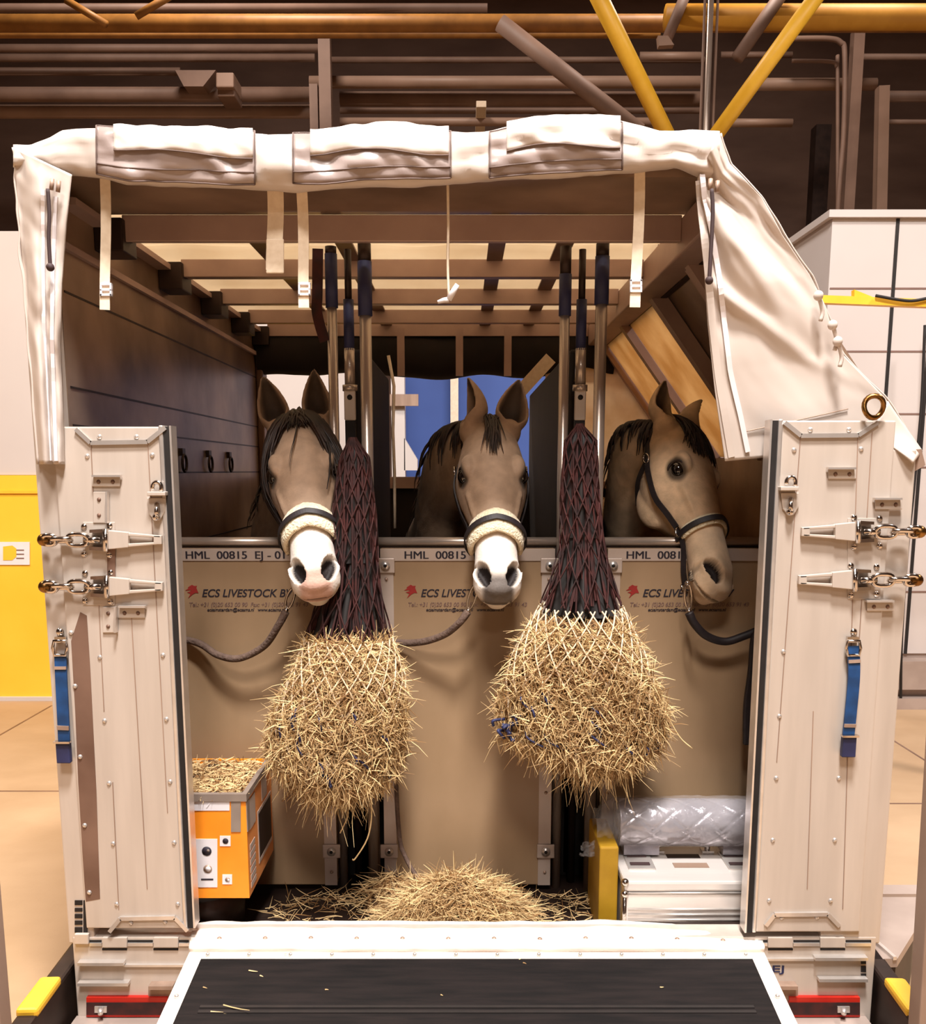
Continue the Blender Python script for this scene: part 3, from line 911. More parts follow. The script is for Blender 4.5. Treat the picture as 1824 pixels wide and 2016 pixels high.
def latch(q, xh, xo, y, sg, ytilt=0):
    """over-centre latch: lever from xh, clevis, chain links out to the hook at xo; sg = direction outwards in x"""
    Yl = YD - .02
    X = lambda d: xh + sg * d
    mb = MB()
    # lever: tapered bar with a slot
    for (d0, h0, d1, h1, top) in ((0, 9, 75, 15, -1), (0, 9, 75, 15, 1)):
        mb.px([(X(d0), y + top * h0 * .95), (X(d1), y + top * h1), (X(d1), y + top * (h1 - 7)), (X(d0), y + top * 4)], Yl, .014)
    mb.px([(X(-2), y - 9), (X(14), y - 9), (X(14), y + 9), (X(-2), y + 9)], Yl, .014)
    mb.px([(X(64), y - 15), (X(104), y - 19), (X(104), y + 19), (X(64), y + 15)], Yl - .004, .018)
    l = build(mb, 'latch_lever', M['alu'], q, bevel=.002)
    mb = MB()
    mb.px([(X(104), y - 22), (X(140), y - 20), (X(140), y - 14), (X(104), y - 15)], Yl - .006, .024)
    mb.px([(X(104), y + 15), (X(140), y + 13), (X(140), y + 20), (X(104), y + 22)], Yl - .006, .024)
    mb.cyl(P(X(108), y - 22, Yl - .004), P(X(108), y + 22, Yl - .004), .008, 10)
    mb.tube([P(X(118), y, Yl), P(X(150), y, Yl)], .011, 10)
    for d, dy in ((100, -28), (150, -26), (100, 30), (150, 28)):
        mb.rivet(X(d), y + dy, YD - .002, .010)
    build(mb, 'latch_clevis', M['chrome'], q)
    mb = MB()
    def chain_link(d0, d1, hh, tilt):
        pts = []
        for a in np.linspace(0, 2 * math.pi, 18, endpoint=False):
            c, s_ = math.cos(a), math.sin(a)
            p = P(X((d0 + d1) / 2 + (d1 - d0) / 2 * math.copysign(abs(c) ** .7, c)), y + hh * s_ * math.cos(tilt), Yl - .004)
            p.y += hh * s_ * math.sin(tilt) * .0014
            pts.append(p)
        mb.ring(pts, .007, 8)
    chain_link(142, 184, 12, .2)
    chain_link(176, 214, 9, 1.2)
    chain_link(206, 232, 10, .3)
    build(mb, 'latch_chain', M['chrome'], q)
    mb = MB()
    mb.ball(P(X(230), y, Yl), (.018, 0, 0), (0, .016, 0), (0, 0, .018), 8, 12)
    mb.tube([P(X(222), y, Yl), P(X(242), y + 2, Yl - .01)], [.012, .004], 8)
    mb.tube([P(X(228), y - 12, Yl), P(X(224), y + 12, Yl)], .006, 8)
    build(mb, 'latch_hook', M['gold'], q)
mb = MB().pxr(163, 1028, 226, 1192, YD - .003, .003)
build(mb, 'latch_plate', M['alu'], wl, bevel=.002)
build(MB().pxr(211, 1075, 227, 1150, YD - .005, .002), 'latch_plate_stripe', M['alu_scratch'], wl)
build(MB().pxr(1670, 1020, 1735, 1180, YD - .003, .003), 'latch_plate', M['alu'], wr, bevel=.002)
latch(wl, 316, 78, 1063, -1)
latch(wl, 318, 76, 1155, -1)
latch(wr, 1582, 1800, 1047, 1)
latch(wr, 1576, 1796, 1142, 1)

# base with hinges, sill and bars
zbt = P(900, 1846, YF).z
base = build(MB().box((XL + .012, YD + .01, .06), (XR - .012, YF + .05, P(900, 1848, YD).z)), 'base_sill', M['alu'], S_, bevel=.004)
def hinges(x0, tabs, xr):
    each('hinge_leaf', [MB().pxr(a, 1846, b_, 1866, YD + .002, .01) for a, b_ in tabs], M['alu'], base, bevel=.002)
    each('hinge_gap', [MB().pxr(a, 1867, b_, 1871, YD + .0085, .002) for a, b_ in tabs] + [MB().pxr(a, 1851, b_, 1856, YD + .0085, .002) for a, b_ in xr], M['black'], base)
    each('hinge_lip', [MB().pxr(a, 1857, b_, 1863, YD + .004, .008) for a, b_ in xr], M['bright'], base)
hinges(0, ((201, 250), (302, 351)), ((176, 200), (251, 301), (352, 372)))
hinges(0, ((1513, 1562), (1616, 1665)), ((1482, 1512), (1563, 1615), (1666, 1716)))
each('base_ledge', [MB().pxr(*q_) for q_ in ((152, 1896, 243, 1902, YD - .012, .025), (243, 1900, 365, 1904, YD, .012), (152, 1936, 252, 1942, YD - .012, .025),
     (1505, 1888, 1606, 1892, YD, .012), (1606, 1886, 1710, 1892, YD - .012, .025), (1614, 1928, 1710, 1934, YD - .012, .025))], M['bright'], base)
for x0, x1 in ((292, 340), (1530, 1572)):
    build(MB().pxr(x0, 1942, x1, 1949, YD - .02, .03).pxr(x0, 1948, x1, 1970, YD + .004, .006), 'base_bracket', M['alu_dull'], base)
for x0, x1, xb in ((170, 330, 198), (1555, 1694, 1662)):
    rb = build(MB().pxr(x0, 1964, x1, 2002, YD - .004, .014), 'red_bar', M['red'], base)
    build(MB().pxr(x0, 1974, x1, 1998, YD - .006, .0015), 'red_bar_groove', M['maroon'], base)
    build(MB().pxr(xb - 12, 1982, xb + 12, 1994, YD - .010, .004).cyl(P(xb, 1996, YD - .03), P(xb, 1986, YD - .012), .008, 10), 'bar_bolt', M['bright'], base)
build(MB().box((XL + .01, YD - .05, .06), (XR - .03, YD + .009, P(900, 2003, YD).z)), 'bottom_rail', M['steelgrey'], base)
# slotted ends
each('slot', [MB().pxr(147, a, 162, b_, YD + .0095, .003) for a, b_ in ((1773, 1782), (1788, 1795), (1800, 1808), (1813, 1821), (1826, 1836))] + [MB().pxr(164, 1773, 172, 1836, YD + .0095, .003)], M['black'], cpl)
build(MB().pxr(146, 1839, 174, 1860, YD - .002, .012), 'post_foot', M['alu'], cpl, bevel=.003)
each('slot', [MB().pxr(1696, a, 1706, b_, YD + .0085, .002) for a, b_ in ((1886, 1898), (1902, 1914), (1917, 1928))], M['black'], base)
words_on('EJ', 1519, 1544, 1914, 13, YD + .0085, base, 'navy', bold=.015)

# ramp: sill flap, metal rim and ribbed rubber
def rampz(Y):
    return .372 - (2.60 - Y) * .125
def RP(px_, py_):
    """point of the ramp's plane seen at this pixel"""
    d = ray(px_, py_)
    # z = .372 - (2.6-y)*.125
    t = (.372 - 2.6 * .125 + 0 - CAM.z) / (d.z - .125 * d.y)
    return CAM + d * t
ramp_c = [RP(375, 1866), RP(1500, 1866)]
ya_, yb_ = 2.60, -.30
wA = (RP(375, 1868).x, RP(1503, 1868).x)
wB = (RP(300, 2030).x, RP(1570, 2030).x)
def ramp_edge(Y, side, inset):
    k = 0 if side < 0 else 1
    y0, y1 = RP(375, 1868).y, RP(300, 2030).y
    x = lerp(wA[k], wB[k], (Y - y0) / (y1 - y0) * .35)
    return x - side * inset
N_ = 24
def slab(inset, y0, y1, zo, th, name, m_, bev=0):
    vs = []
    top = []
    for side, seq in ((-1, (y0, y1)), (1, (y1, y0))):
        for Y in seq:
            top.append(Vector((ramp_edge(Y, side, inset), Y, rampz(Y) + zo)))
    mb = MB().prism(top, (0, 0, -th))
    return mb
rp = build(slab(0, 2.62, -.25, -.004, .06, '', ''), 'loading_ramp', M['sill'], S_)
build(slab(.045, 2.565, -.2, .0, .004, '', ''), 'rubber_mat', M['rubber'], rp)
for Y in (2.35, 2.33, 2.0, 1.98, 1.6, 1.2):
    build(MB().box((ramp_edge(Y, -1, .1), Y, rampz(Y) - .002), (ramp_edge(Y, 1, .1), Y + .012, rampz(Y) + .003)), 'mat_rib', M['black'], rp)
for i in range(14):
    x = lerp(ramp_edge(2.58, -1, .06), ramp_edge(2.58, 1, .06), i / 13)
    build(MB().sball((x, 2.585, rampz(2.585)), .007), 'rim_screw', M['bright'], rp)
for Y in np.arange(1.6, 2.5, .2):
    for sgn in (-1, 1):
        build(MB().sball((ramp_edge(Y, sgn, .022), Y, rampz(Y)), .007), 'rim_screw', M['bright'], rp)
def flap(u, v):
    px_ = lerp(386, 1494, u)
    yt = np.interp(px_, (386, 420, 700, 940, 1100, 1190, 1330, 1430, 1494), (1824, 1820, 1819, 1820, 1820, 1816, 1824, 1834, 1846))
    yl = 1876
    k = v
    pr_ = P(px_, yt, 2.80)
    pf = Vector((lerp(wA[0], wA[1], u), 2.60, rampz(2.6) + .004))
    p = pf.lerp(pr_, k)
    p.z += .012 * math.sin(k * math.pi) + .004 * math.sin(k * 16) + .004 * noise.noise((px_ * .02, k * 4, 1))
    return p
fm = MB().grid(flap, 110, 16)
build(fm, 'sill_flap', M['sill'], S_, solid=.02)
for i in range(12):
    p = Vector(flap(.05 + .08 * i, .25))
    build(MB().sball(p + Vector((0, 0, .008)), .008), 'flap_bolt', M['alu_dull'], S_)
# low kerb behind the flap carries its rear edge
build(MB().box((-.84, 2.745, ZF), (.90, 2.79, .37)), 'inner_sill', M['darkmetal'], S_)
# dolly rails under the stall
for pts, lab in ((((152, 1900), (60, 2030)), 'black and yellow bumper bar at the bottom left corner'), (((1712, 1905), (1800, 2030)), 'black and yellow bumper bar at the bottom right corner')):
    a, b_ = G(*pts[0], .20), G(*pts[1], .20)
    bt = thing('bumper_bar', ((a.x + b_.x) / 2, (a.y + b_.y) / 2, 0), lab, 'bumper')
    d = (b_ - a)
    a2 = a - d * .3
    q = build(MB().bar(a2 - Vector((0, 0, .07)), b_ + d * 1.0 - Vector((0, 0, .07)), .06, .26), 'rail', M['darkmetal'], bt, bevel=.01)
    build(MB().bar(a + d * .55 + Vector((0, 0, .064)), a + d * 1.05 + Vector((0, 0, .064)), .064, .03), 'yellow_pad', M['yellow_bright'], bt, bevel=.01)
gp = thing('roller_deck_plate', G(1765, 1820, .0), 'grey steel deck plate with a cut-off corner right of the stall', 'deck plate')
poly = [(1728, 1766), (1812, 1766), (1806, 1826), (1768, 1887), (1700, 1889), (1716, 1830)]
build(MB().prism([G(x, y, .26) for x, y in poly], (0, 0, -.03)), 'plate', M['steelgrey'], gp)
build(MB().prism([G(x, y, .229) for x, y in [(1732, 1790), (1806, 1790), (1800, 1826), (1766, 1880), (1706, 1882)]], (0, 0, -.229)), 'skirt', M['darkmetal'], gp)
build(MB().bar(G(1717, 1847, .263), G(1763, 1887, .263), .012, .012), 'weld_edge', M['bright'], gp)
mb = MB().prism([G(x, y, .18) for x, y in [(1728, 1742), (1812, 1742), (1812, 1760), (1728, 1760)]], (0, 0, -.18))
tag(build(mb, 'kerb_strip', M['steelgrey']), 'pale grey kerb strip behind the grey deck plate', 'kerb')
# blurred posts at the very edges
a, b_ = P(-1, 1500, 2.2), P(19, 2010, 2.2)
tag(build(MB().box((b_.x - .125, 2.2, 0), (b_.x - .025, 2.26, 1.6)), 'gate_post', M['postgrey'], bevel=.004), 'brown-grey metal post cut off by the left edge of the photo', 'post')
a = P(1798, 2010, 2.2) + Vector((.025, 0, 0))
tag(build(MB().prism([(a.x, 2.2, 0), (a.x + .1, 2.2, 0), (a.x + .07, 2.2, 1.6), (a.x - .03, 2.2, 1.6)], (0, .06, 0)), 'gate_post', M['postgrey'], bevel=.004), 'brown-grey metal post cut off by the right edge of the photo', 'post')

# ------------------------------------------------------------------ the white tarpaulin round the front opening
YTP = 2.66
UX = [(26, 287), (60, 286), (100, 268), (122, 256), (150, 252), (200, 254), (300, 257), (380, 259), (450, 263), (520, 262), (600, 262), (640, 264), (700, 254), (760, 250), (800, 253), (840, 259), (900, 260), (950, 260), (1000, 248), (1050, 238), (1110, 233), (1160, 233), (1220, 237), (1260, 246), (1300, 256), (1360, 254), (1418, 258)]
LX = [(26, 330), (75, 336), (100, 342), (135, 346), (190, 352), (250, 364), (330, 369), (400, 370), (500, 374), (590, 379), (740, 370), (880, 365), (1000, 356), (1100, 350), (1260, 341), (1330, 332), (1380, 352), (1418, 350)]
ux, uy = [p[0] for p in UX], [p[1] for p in UX]
lx, ly = [p[0] for p in LX], [p[1] for p in LX]
def tarp_top(px_, a, off=0.0):
    """a: angle round the roll, 0 = towards the camera, +90 deg = top"""
    t, l = float(np.interp(px_, ux, uy)), float(np.interp(px_, lx, ly))
    c, h = (t + l) / 2, (l - t) / 2
    ca, sa = math.cos(a), math.sin(a)
    k = (abs(ca) ** 3 + abs(sa) ** 3) ** (-1 / 3)
    wr = noise.noise((px_ * .010, sa * 1.6, ca * 1.2)) * .018 + noise.noise((px_ * .030 + sa * 2, sa * 3, 7 + ca)) * .008
    yy = YTP - (.055 + off + wr) * ca * k + .02
    return P(px_, c - h * max(-1, min(1, sa * k * .99)), yy) + Vector((0, 0, (wr * .3 + off) * sa))
tarp = thing('tarpaulin', (0.03, 2.7, 0), 'white tarpaulin rolled over the front frame of the stall and hanging down both sides', 'tarpaulin')
mb = MB()
mb.grid(lambda u, v: tarp_top(lerp(26, 1418, u), v * 2 * math.pi), 230, 32, wrap=True)
n_ = 32
b0 = len(mb.v)
mb.f.append(tuple(range(n_))); mb.mi.append(0); mb.sm.append(False)
mb.f.append(tuple(range(b0 - n_, b0))[::-1]); mb.mi.append(0); mb.sm.append(False)
build(mb, 'top_roll', M['tarp'], tarp)
for x0, x1, a0, a1 in ((190, 502, 62, -42), (577, 888, 58, -36), (964, 1226, 50, -42)):
    q = build(MB().grid(lambda u, v: tarp_top(lerp(x0, x1, u), R(lerp(a0, a1, v)), .007), 50, 12), 'window', M['window_film'], tarp, solid=.003)
    mb = MB()
    for a in (a0, a1, lerp(a0, a1, .78)):
        mb.tube([tarp_top(lerp(x0, x1, i / 40), R(a), .009) for i in range(41)], .0022, 5)
    for x_ in (x0, x1):
        mb.tube([tarp_top(x_, R(lerp(a0, a1, i / 10)), .009) for i in range(11)], .0022, 5)
    build(mb, 'window_seam', M['seam'], q)
    # the folded flap over the upper half
    q2 = build(MB().grid(lambda u, v: tarp_top(lerp(x0 + 34, x1 - 4, u), R(lerp(a0 + 25, lerp(a0, a1, .5) + 5 * math.sin(u * 5), v)), .013 + .004 * noise.noise((u * 9, v * 4, x0))), 50, 10), 'window_flap', M['tarp'], tarp, solid=.003)
    mb = MB().tube([tarp_top(lerp(x0 + 34, x1 - 4, i / 40), R(lerp(a0, a1, .5) + 5 * math.sin(i / 8)), .015) for i in range(41)], .002, 5)
    build(mb, 'flap_seam', M['seam'], q2)
# left drop
LL = [(27, 290), (33, 380), (42, 480), (52, 600), (62, 740), (76, 914)]
LR = [(142, 344), (131, 440), (122, 560), (119, 680), (124, 800), (127, 914)]
def outline(pts, v):
    ys = [i / (len(pts) - 1) for i in range(len(pts))]
    return float(np.interp(v, ys, [p[0] for p in pts])), float(np.interp(v, ys, [p[1] for p in pts]))
def drop_l(u, v):
    a, b_ = outline(LL, v), outline(LR, v)
    px_, py_ = lerp(a[0], b_[0], u), lerp(a[1], b_[1], u)
    y = 2.645 - .03 * math.sin(u * math.pi) + .016 * math.sin(u * 11 + v * 2) * (.4 + .6 * v) + .022 * noise.noise((u * 2, v * 5, 1)) + .006 * noise.noise((u * 5, v * 14, 4))
    return P(px_, py_, y)
build(MB().grid(drop_l, 30, 90), 'left_drop', M['tarp'], tarp, solid=.004)
def side_l(u, v):
    a = outline(LL, v)
    p = P(a[0], a[1], 2.645)
    return (p.x - .004 - .015 * u + .012 * noise.noise((u * 6, v * 8, 3)), 2.645 + u * .5, p.z - .02 * u)
build(MB().grid(side_l, 16, 60), 'left_side_flap', M['tarp'], tarp, solid=.004)
each('hem', [MB().strap([Vector(drop_l(k + .04 * math.sin(v * 4), v)) + Vector((0, -.006, 0)) for v in np.linspace(.12, .99, 40)], .010, .006, (1, 0, 0)) for k in (.52, .76)], M['label'], tarp)
# right drop: hangs from the corner and is pulled out to the right
RL = [(1374, 352), (1378, 430), (1386, 520), (1394, 640), (1408, 770), (1428, 908)]
RRt = [(1416, 262), (1436, 322), (1500, 388), (1541, 462), (1594, 540), (1624, 600), (1652, 690), (1742, 782), (1812, 892)]
def drop_r(u, v):
    a, b_ = outline(RL, v), outline(RRt, v)
    # bottom edge sags behind the wing panel
    px_, py_ = lerp(a[0], b_[0], u), lerp(a[1], b_[1], u)
    py_ -= 10 * math.sin(u * math.pi) * max(0, v - .85) / .15 * .6
    t = v * 9 - u * 6
    fold = .03 * math.sin(u * math.pi) * (1 - v) * math.sin(t * 1.1) + .030 * noise.noise((u * 2.2, v * 4 - u * 2.4, 2)) * (1 - .6 * v) + .017 * noise.noise((u * 5 + v * 2, v * 9 - u * 6, 5)) * (1 - .8 * v)
    y = 2.655 + .07 * v * u + .07 * v - fold * (1.1 - .7 * v) - .035 * math.sin(math.pi * min(1, u * 1.1)) * (1 - v * .8)
    # a diagonal ridge running from the corner to the lower right
    rdg = abs(v - (.44 + .42 * u))
    y -= .030 * math.exp(-(rdg / .035) ** 2) * min(1, u * 4) * (1 - u)
    return P(px_, py_, y)
build(MB().grid(drop_r, 70, 110), 'right_drop', M['tarp'], tarp, solid=.004)
def side_r(u, v):
    b_ = outline(RRt, v)
    p = P(b_[0], b_[1], 2.66 + .14 * v)
    return (p.x + .006 + .012 * noise.noise((u * 5, v * 9, 8)), p.y + u * .45, p.z + .01 * noise.noise((u * 6, v * 7, 1)))
build(MB().grid(side_r, 14, 70), 'right_side_flap', M['tarp'], tarp, solid=.004)
mb = MB().strap([Vector(drop_r(.16 - .04 * v, v)) + Vector((0, -.008, 0)) for v in np.linspace(.02, .98, 50)], .014, .006, (1, 0, 0))
build(mb, 'hem', M['label'], tarp)
mb = MB().strap([Vector(drop_r(.035, v)) + Vector((0, -.006, 0)) for v in np.linspace(.02, .99, 50)], .02, .004, (1, 0, 0))
build(mb, 'hem', M['tarp'], tarp)
mb = MB().tube([Vector(drop_r(u, .93 - .05 * u)) + Vector((0, -.007, 0)) for u in np.linspace(.14, .75, 30)], .002, 5)
build(mb, 'stitching', M['alu_dull'], tarp)
gpt = P(1721, 801, 2.64)
mb = MB().ring([gpt + Vector((.027 * math.cos(a), -.004 * math.sin(a * 2), .030 * math.sin(a))) for a in np.linspace(0, 2 * math.pi, 20, endpoint=False)], .0075, 8)
build(mb, 'eyelet', M['gold'], tarp)
def ear_flap(u, v):
    p = P(1748, 790, 2.70).lerp(P(1816, 888, 2.70), v).lerp(P(1722, 842, 2.66).lerp(P(1792, 912, 2.665), v), u)
    p.y += .02 * math.sin(v * 5) * u
    return p
build(MB().grid(ear_flap, 10, 20), 'corner_flap', M['tarp'], tarp, solid=.005)
build(MB().px([(1786, 886), (1815, 884), (1823, 916), (1796, 931)], 2.68, .012), 'flap_lining', M['postgrey'], tarp)
# zip cords and toggles
for pts in ([(94, 372), (97, 420), (96, 470), (99, 526)], [(1402, 372), (1404, 420), (1400, 500), (1397, 552)]):
    build(MB().tube(catmull([P(x, y, 2.585) for x, y in pts], 20), .0055, 6).sball(P(*pts[-1], 2.585), .011), 'zip_cord', M['zip'], tarp)
each('zip_pull', [MB().tube([P(x, y, 2.6), P(x - 2, y + 22, 2.6)], .006, 6) for x, y in ((103, 352), (116, 356), (1400, 352), (1414, 356))], M['alu_dull'], tarp)
for x, y in ((1612, 582), (1640, 640), (1650, 672)):
    build(MB().sball(P(x, y, 2.69), .014).tube(catmull([P(x, y, 2.69), P(x + 8, y + 30, 2.70), P(x + 4, y + 50, 2.7)], 8), .006, 6), 'side_toggle', M['tarp'], tarp)
# hanging straps
def hstrap(x0, x1, y0, y1, Y, wpx, buckle):
    wd = wpx / F * Y
    pts = catmull([P(lerp(x0, x1, t) + 1.5 * math.sin(t * 5), lerp(y0, y1, t), Y + .004 * math.sin(t * 4)) for t in np.linspace(0, 1, 6)], 30)
    q = build(MB().strap(pts, wd, .003, (1, 0, 0)), 'hanging_strap', M['webbing'], tarp)
    if buckle:
        yb = lerp(y0, y1, .845)
        xb = lerp(x0, x1, .845)
        mb = MB()
        hw = wpx / 2 + 2
        for (a, b_, c, d) in ((-hw, -13, hw, -8), (-hw, 8, hw, 13), (-hw, -13, -hw + 4, 13), (hw - 4, -13, hw, 13), (-hw, -2, hw, 3)):
            mb.pxr(xb + a, yb + b_, xb + c, yb + d, Y - .008, .012)
        build(mb, 'buckle', M['label'], q, bevel=.001)
    return q
hstrap(207, 208, 350, 610, 2.72, 19, True)
hstrap(594, 600, 366, 606, 2.72, 20, True)
hstrap(1260, 1252, 330, 605, 2.72, 20, True)
q = hstrap(542, 541, 366, 532, 2.74, 30, False)
build(MB().pxr(524, 470, 559, 538, 2.735, .006), 'tab_end', M['webbing'], q, bevel=.004)
mb = MB().tube(catmull([P(882, 355, 2.72), P(883, 450, 2.72), P(882, 520, 2.72), P(884, 588, 2.72)], 12), .004, 6)
pc = tag(build(mb, 'pull_cord', M['webbing']), 'thin cream pull cord with a white toggle hanging over the middle bay', 'pull cord')
build(MB().tube([P(884, 590, 2.72), P(893, 574, 2.715), P(901, 560, 2.71)], [.009, .009, .007], 8).tube([P(884, 590, 2.72), P(874, 591, 2.72), P(862, 595, 2.72)], [.008, .007, .005], 8), 'toggle', M['label'], pc)

# blue straps on the stall front
def blue(pts, lab, Yb):
    P_ = [P(x, y, Yb + dy) for x, y, dy in pts]
    r_ = thing('blue_strap', P_[0], lab, 'strap')
    x0, y0, _ = pts[0]
    build(MB().rivet(x0, y0 - 12, YD + .002, .012).pxr(x0 - 11, y0 - 2, x0 + 11, y0 + 8, Yb - .012, .012), 'anchor_bolt', M['chrome'], r_)
    mb = MB().ring([P(x0 + a, y0 + b_, Yb - .012) for a, b_ in ((-12, 6), (12, 6), (14, 20), (11, 34), (-11, 34), (-14, 20))], .005, 6)
    build(mb, 'shackle', M['chrome'], r_)
    path = catmull(P_[1:], 26)
    build(MB().strap(path, .034, .006, (1, 0, 0)), 'webbing', M['blue'], r_)
    each('stitched_patch', [MB().strap([path[k] + Vector((0, -.005, 0)), path[k + 1] + Vector((0, -.005, 0))], .034, .004, (1, 0, 0)) for k in (4, 21)], M['alu_dull'], r_)
    e = path[-1]
    build(MB().box((e.x - .02, e.y - .016, e.z - .05), (e.x + .02, e.y + .004, e.z + .012)), 'end_buckle', M['navy'], r_, bevel=.003)
    build(MB().box((e.x - .024, e.y - .022, e.z + .012), (e.x + .024, e.y - .004, e.z + .018)), 'buckle_bar', M['chrome'], r_)
blue([(118, 1256, 0), (119, 1288, -.006), (121, 1340, -.012), (124, 1400, -.014), (127, 1468, -.01)], 'blue webbing strap hanging on the left corner post', YD + .004)
blue([(1681, 1256, 0), (1681, 1272, -.006), (1682, 1330, -.014), (1676, 1400, -.014), (1670, 1456, -.010)], 'blue webbing strap hanging on the right wing panel', YD - .006)

# ------------------------------------------------------------------ horses
# rings down the head: distance from poll, half width, nose side, jaw side
RT = np.array([(-.075, .030, -.020, -.070), (-.04, .058, .012, -.10), (0.0, .070, .034, -.115), (.05, .082, .050, -.140), (.10, .092, .058, -.170), (.15, .099, .061, -.195), (.19, .098, .060, -.205), (.235, .090, .057, -.200), (.28, .078, .052, -.178), (.33, .067, .045, -.145), (.38, .059, .039, -.115), (.43, .055, .034, -.098), (.48, .056, .032, -.100), (.52, .061, .030, -.104), (.555, .063, .024, -.104), (.58, .058, .012, -.100), (.602, .043, -.012, -.084), (.612, .022, -.034, -.060)])
RT[:, 1] *= 1.12
def ringp(t):
    return [float(np.interp(t, RT[:, 0], RT[:, k])) for k in (1, 2, 3)]

class Head:
    def __init__(s, O, Mz, yaw, sc=1.0):
        s.O = O
        s.a = (Mz - O).normalized()
        f = Vector((math.sin(yaw), -math.cos(yaw), 0))
        s.n = (f - s.a * s.a.dot(f)).normalized()
        s.s = s.n.cross(s.a)
        if s.s.x < 0:
            s.s = -s.s
        s.a, s.n, s.s = s.a * sc, s.n * sc, s.s * sc
        s.sc = sc

    def L(s, t, x, n):
        return s.O + s.a * t + s.s * x + s.n * n

    def S(s, t, phi, off=0.0):
        """surface point: phi 0 = nose ridge, +-180 = jaw"""
        w_, top, bot = ringp(t)
        c, h = (top + bot) / 2, (top - bot) / 2
        cp, sp = math.cos(phi), math.sin(phi)
        k = (abs(cp) ** 2.5 + abs(sp) ** 2.5) ** (-1 / 2.5)
        cx, sx = cp * k, sp * k
        x = w_ * sx
        if cx < 0:
            x *= 1 - .42 * (-cx) ** 1.4
        else:
            x *= 1 - .16 * cx ** 2
        p = (x, c + h * cx)
        d = math.hypot(sp / w_, cp / h)
        return s.L(t, p[0] + off * (sp / w_) / d, p[1] + off * (cp / h) / d)

    def ear(s, base, up, d, L_, wd):
        """cupped ear opening towards d; returns closed shell as (outer+inner) grid"""
        up = up.normalized()
        d = (d - up * d.dot(up)).normalized()
        e = up.cross(d)
        def prof(u):
            return wd * (math.sin(math.pi * min(1, (u * .93 + .07)) ** .72)) ** .8 + .002
        def sh(u, ang, r_):
            c = base + up * (L_ * u) - d * (.012 * math.sin(u * math.pi)) + e * 0
            return c + (-d * math.cos(ang) + e * math.sin(ang)) * r_
        nu, nv = 16, 14
        vs, fs = [], []
        for layer in (0, 1):
            for i in range(nu + 1):
                u = i / nu
                open_ = lerp(168, 95, min(1, u / .35))
                for j in range(nv + 1):
                    ang = R(lerp(-open_, open_, j / nv))
                    r_ = prof(u)
                    r_ = r_ if layer == 0 else max(.001, r_ - .013)
                    vs.append(sh(u, ang, r_))
        W = nv + 1
        o2 = (nu + 1) * W
        for i in range(nu):
            for j in range(nv):
                a, b_, c, dd = i * W + j, i * W + j + 1, (i + 1) * W + j + 1, (i + 1) * W + j
                fs.append((a, b_, c, dd))
                fs.append((o2 + a, o2 + dd, o2 + c, o2 + b_))
        for i in range(nu):
            for j in (0, nv):
                a, b_ = i * W + j, (i + 1) * W + j
                fs.append((a, b_, o2 + b_, o2 + a) if j == 0 else (a, o2 + a, o2 + b_, b_))
        for i in (0, nu):
            for j in range(nv):
                a, b_ = i * W + j, i * W + j + 1
                fs.append((a, o2 + a, o2 + b_, b_) if i == 0 else (a, b_, o2 + b_, o2 + a))
        info = (base.copy(), up, d, e, L_, prof)
        return vs, fs, info

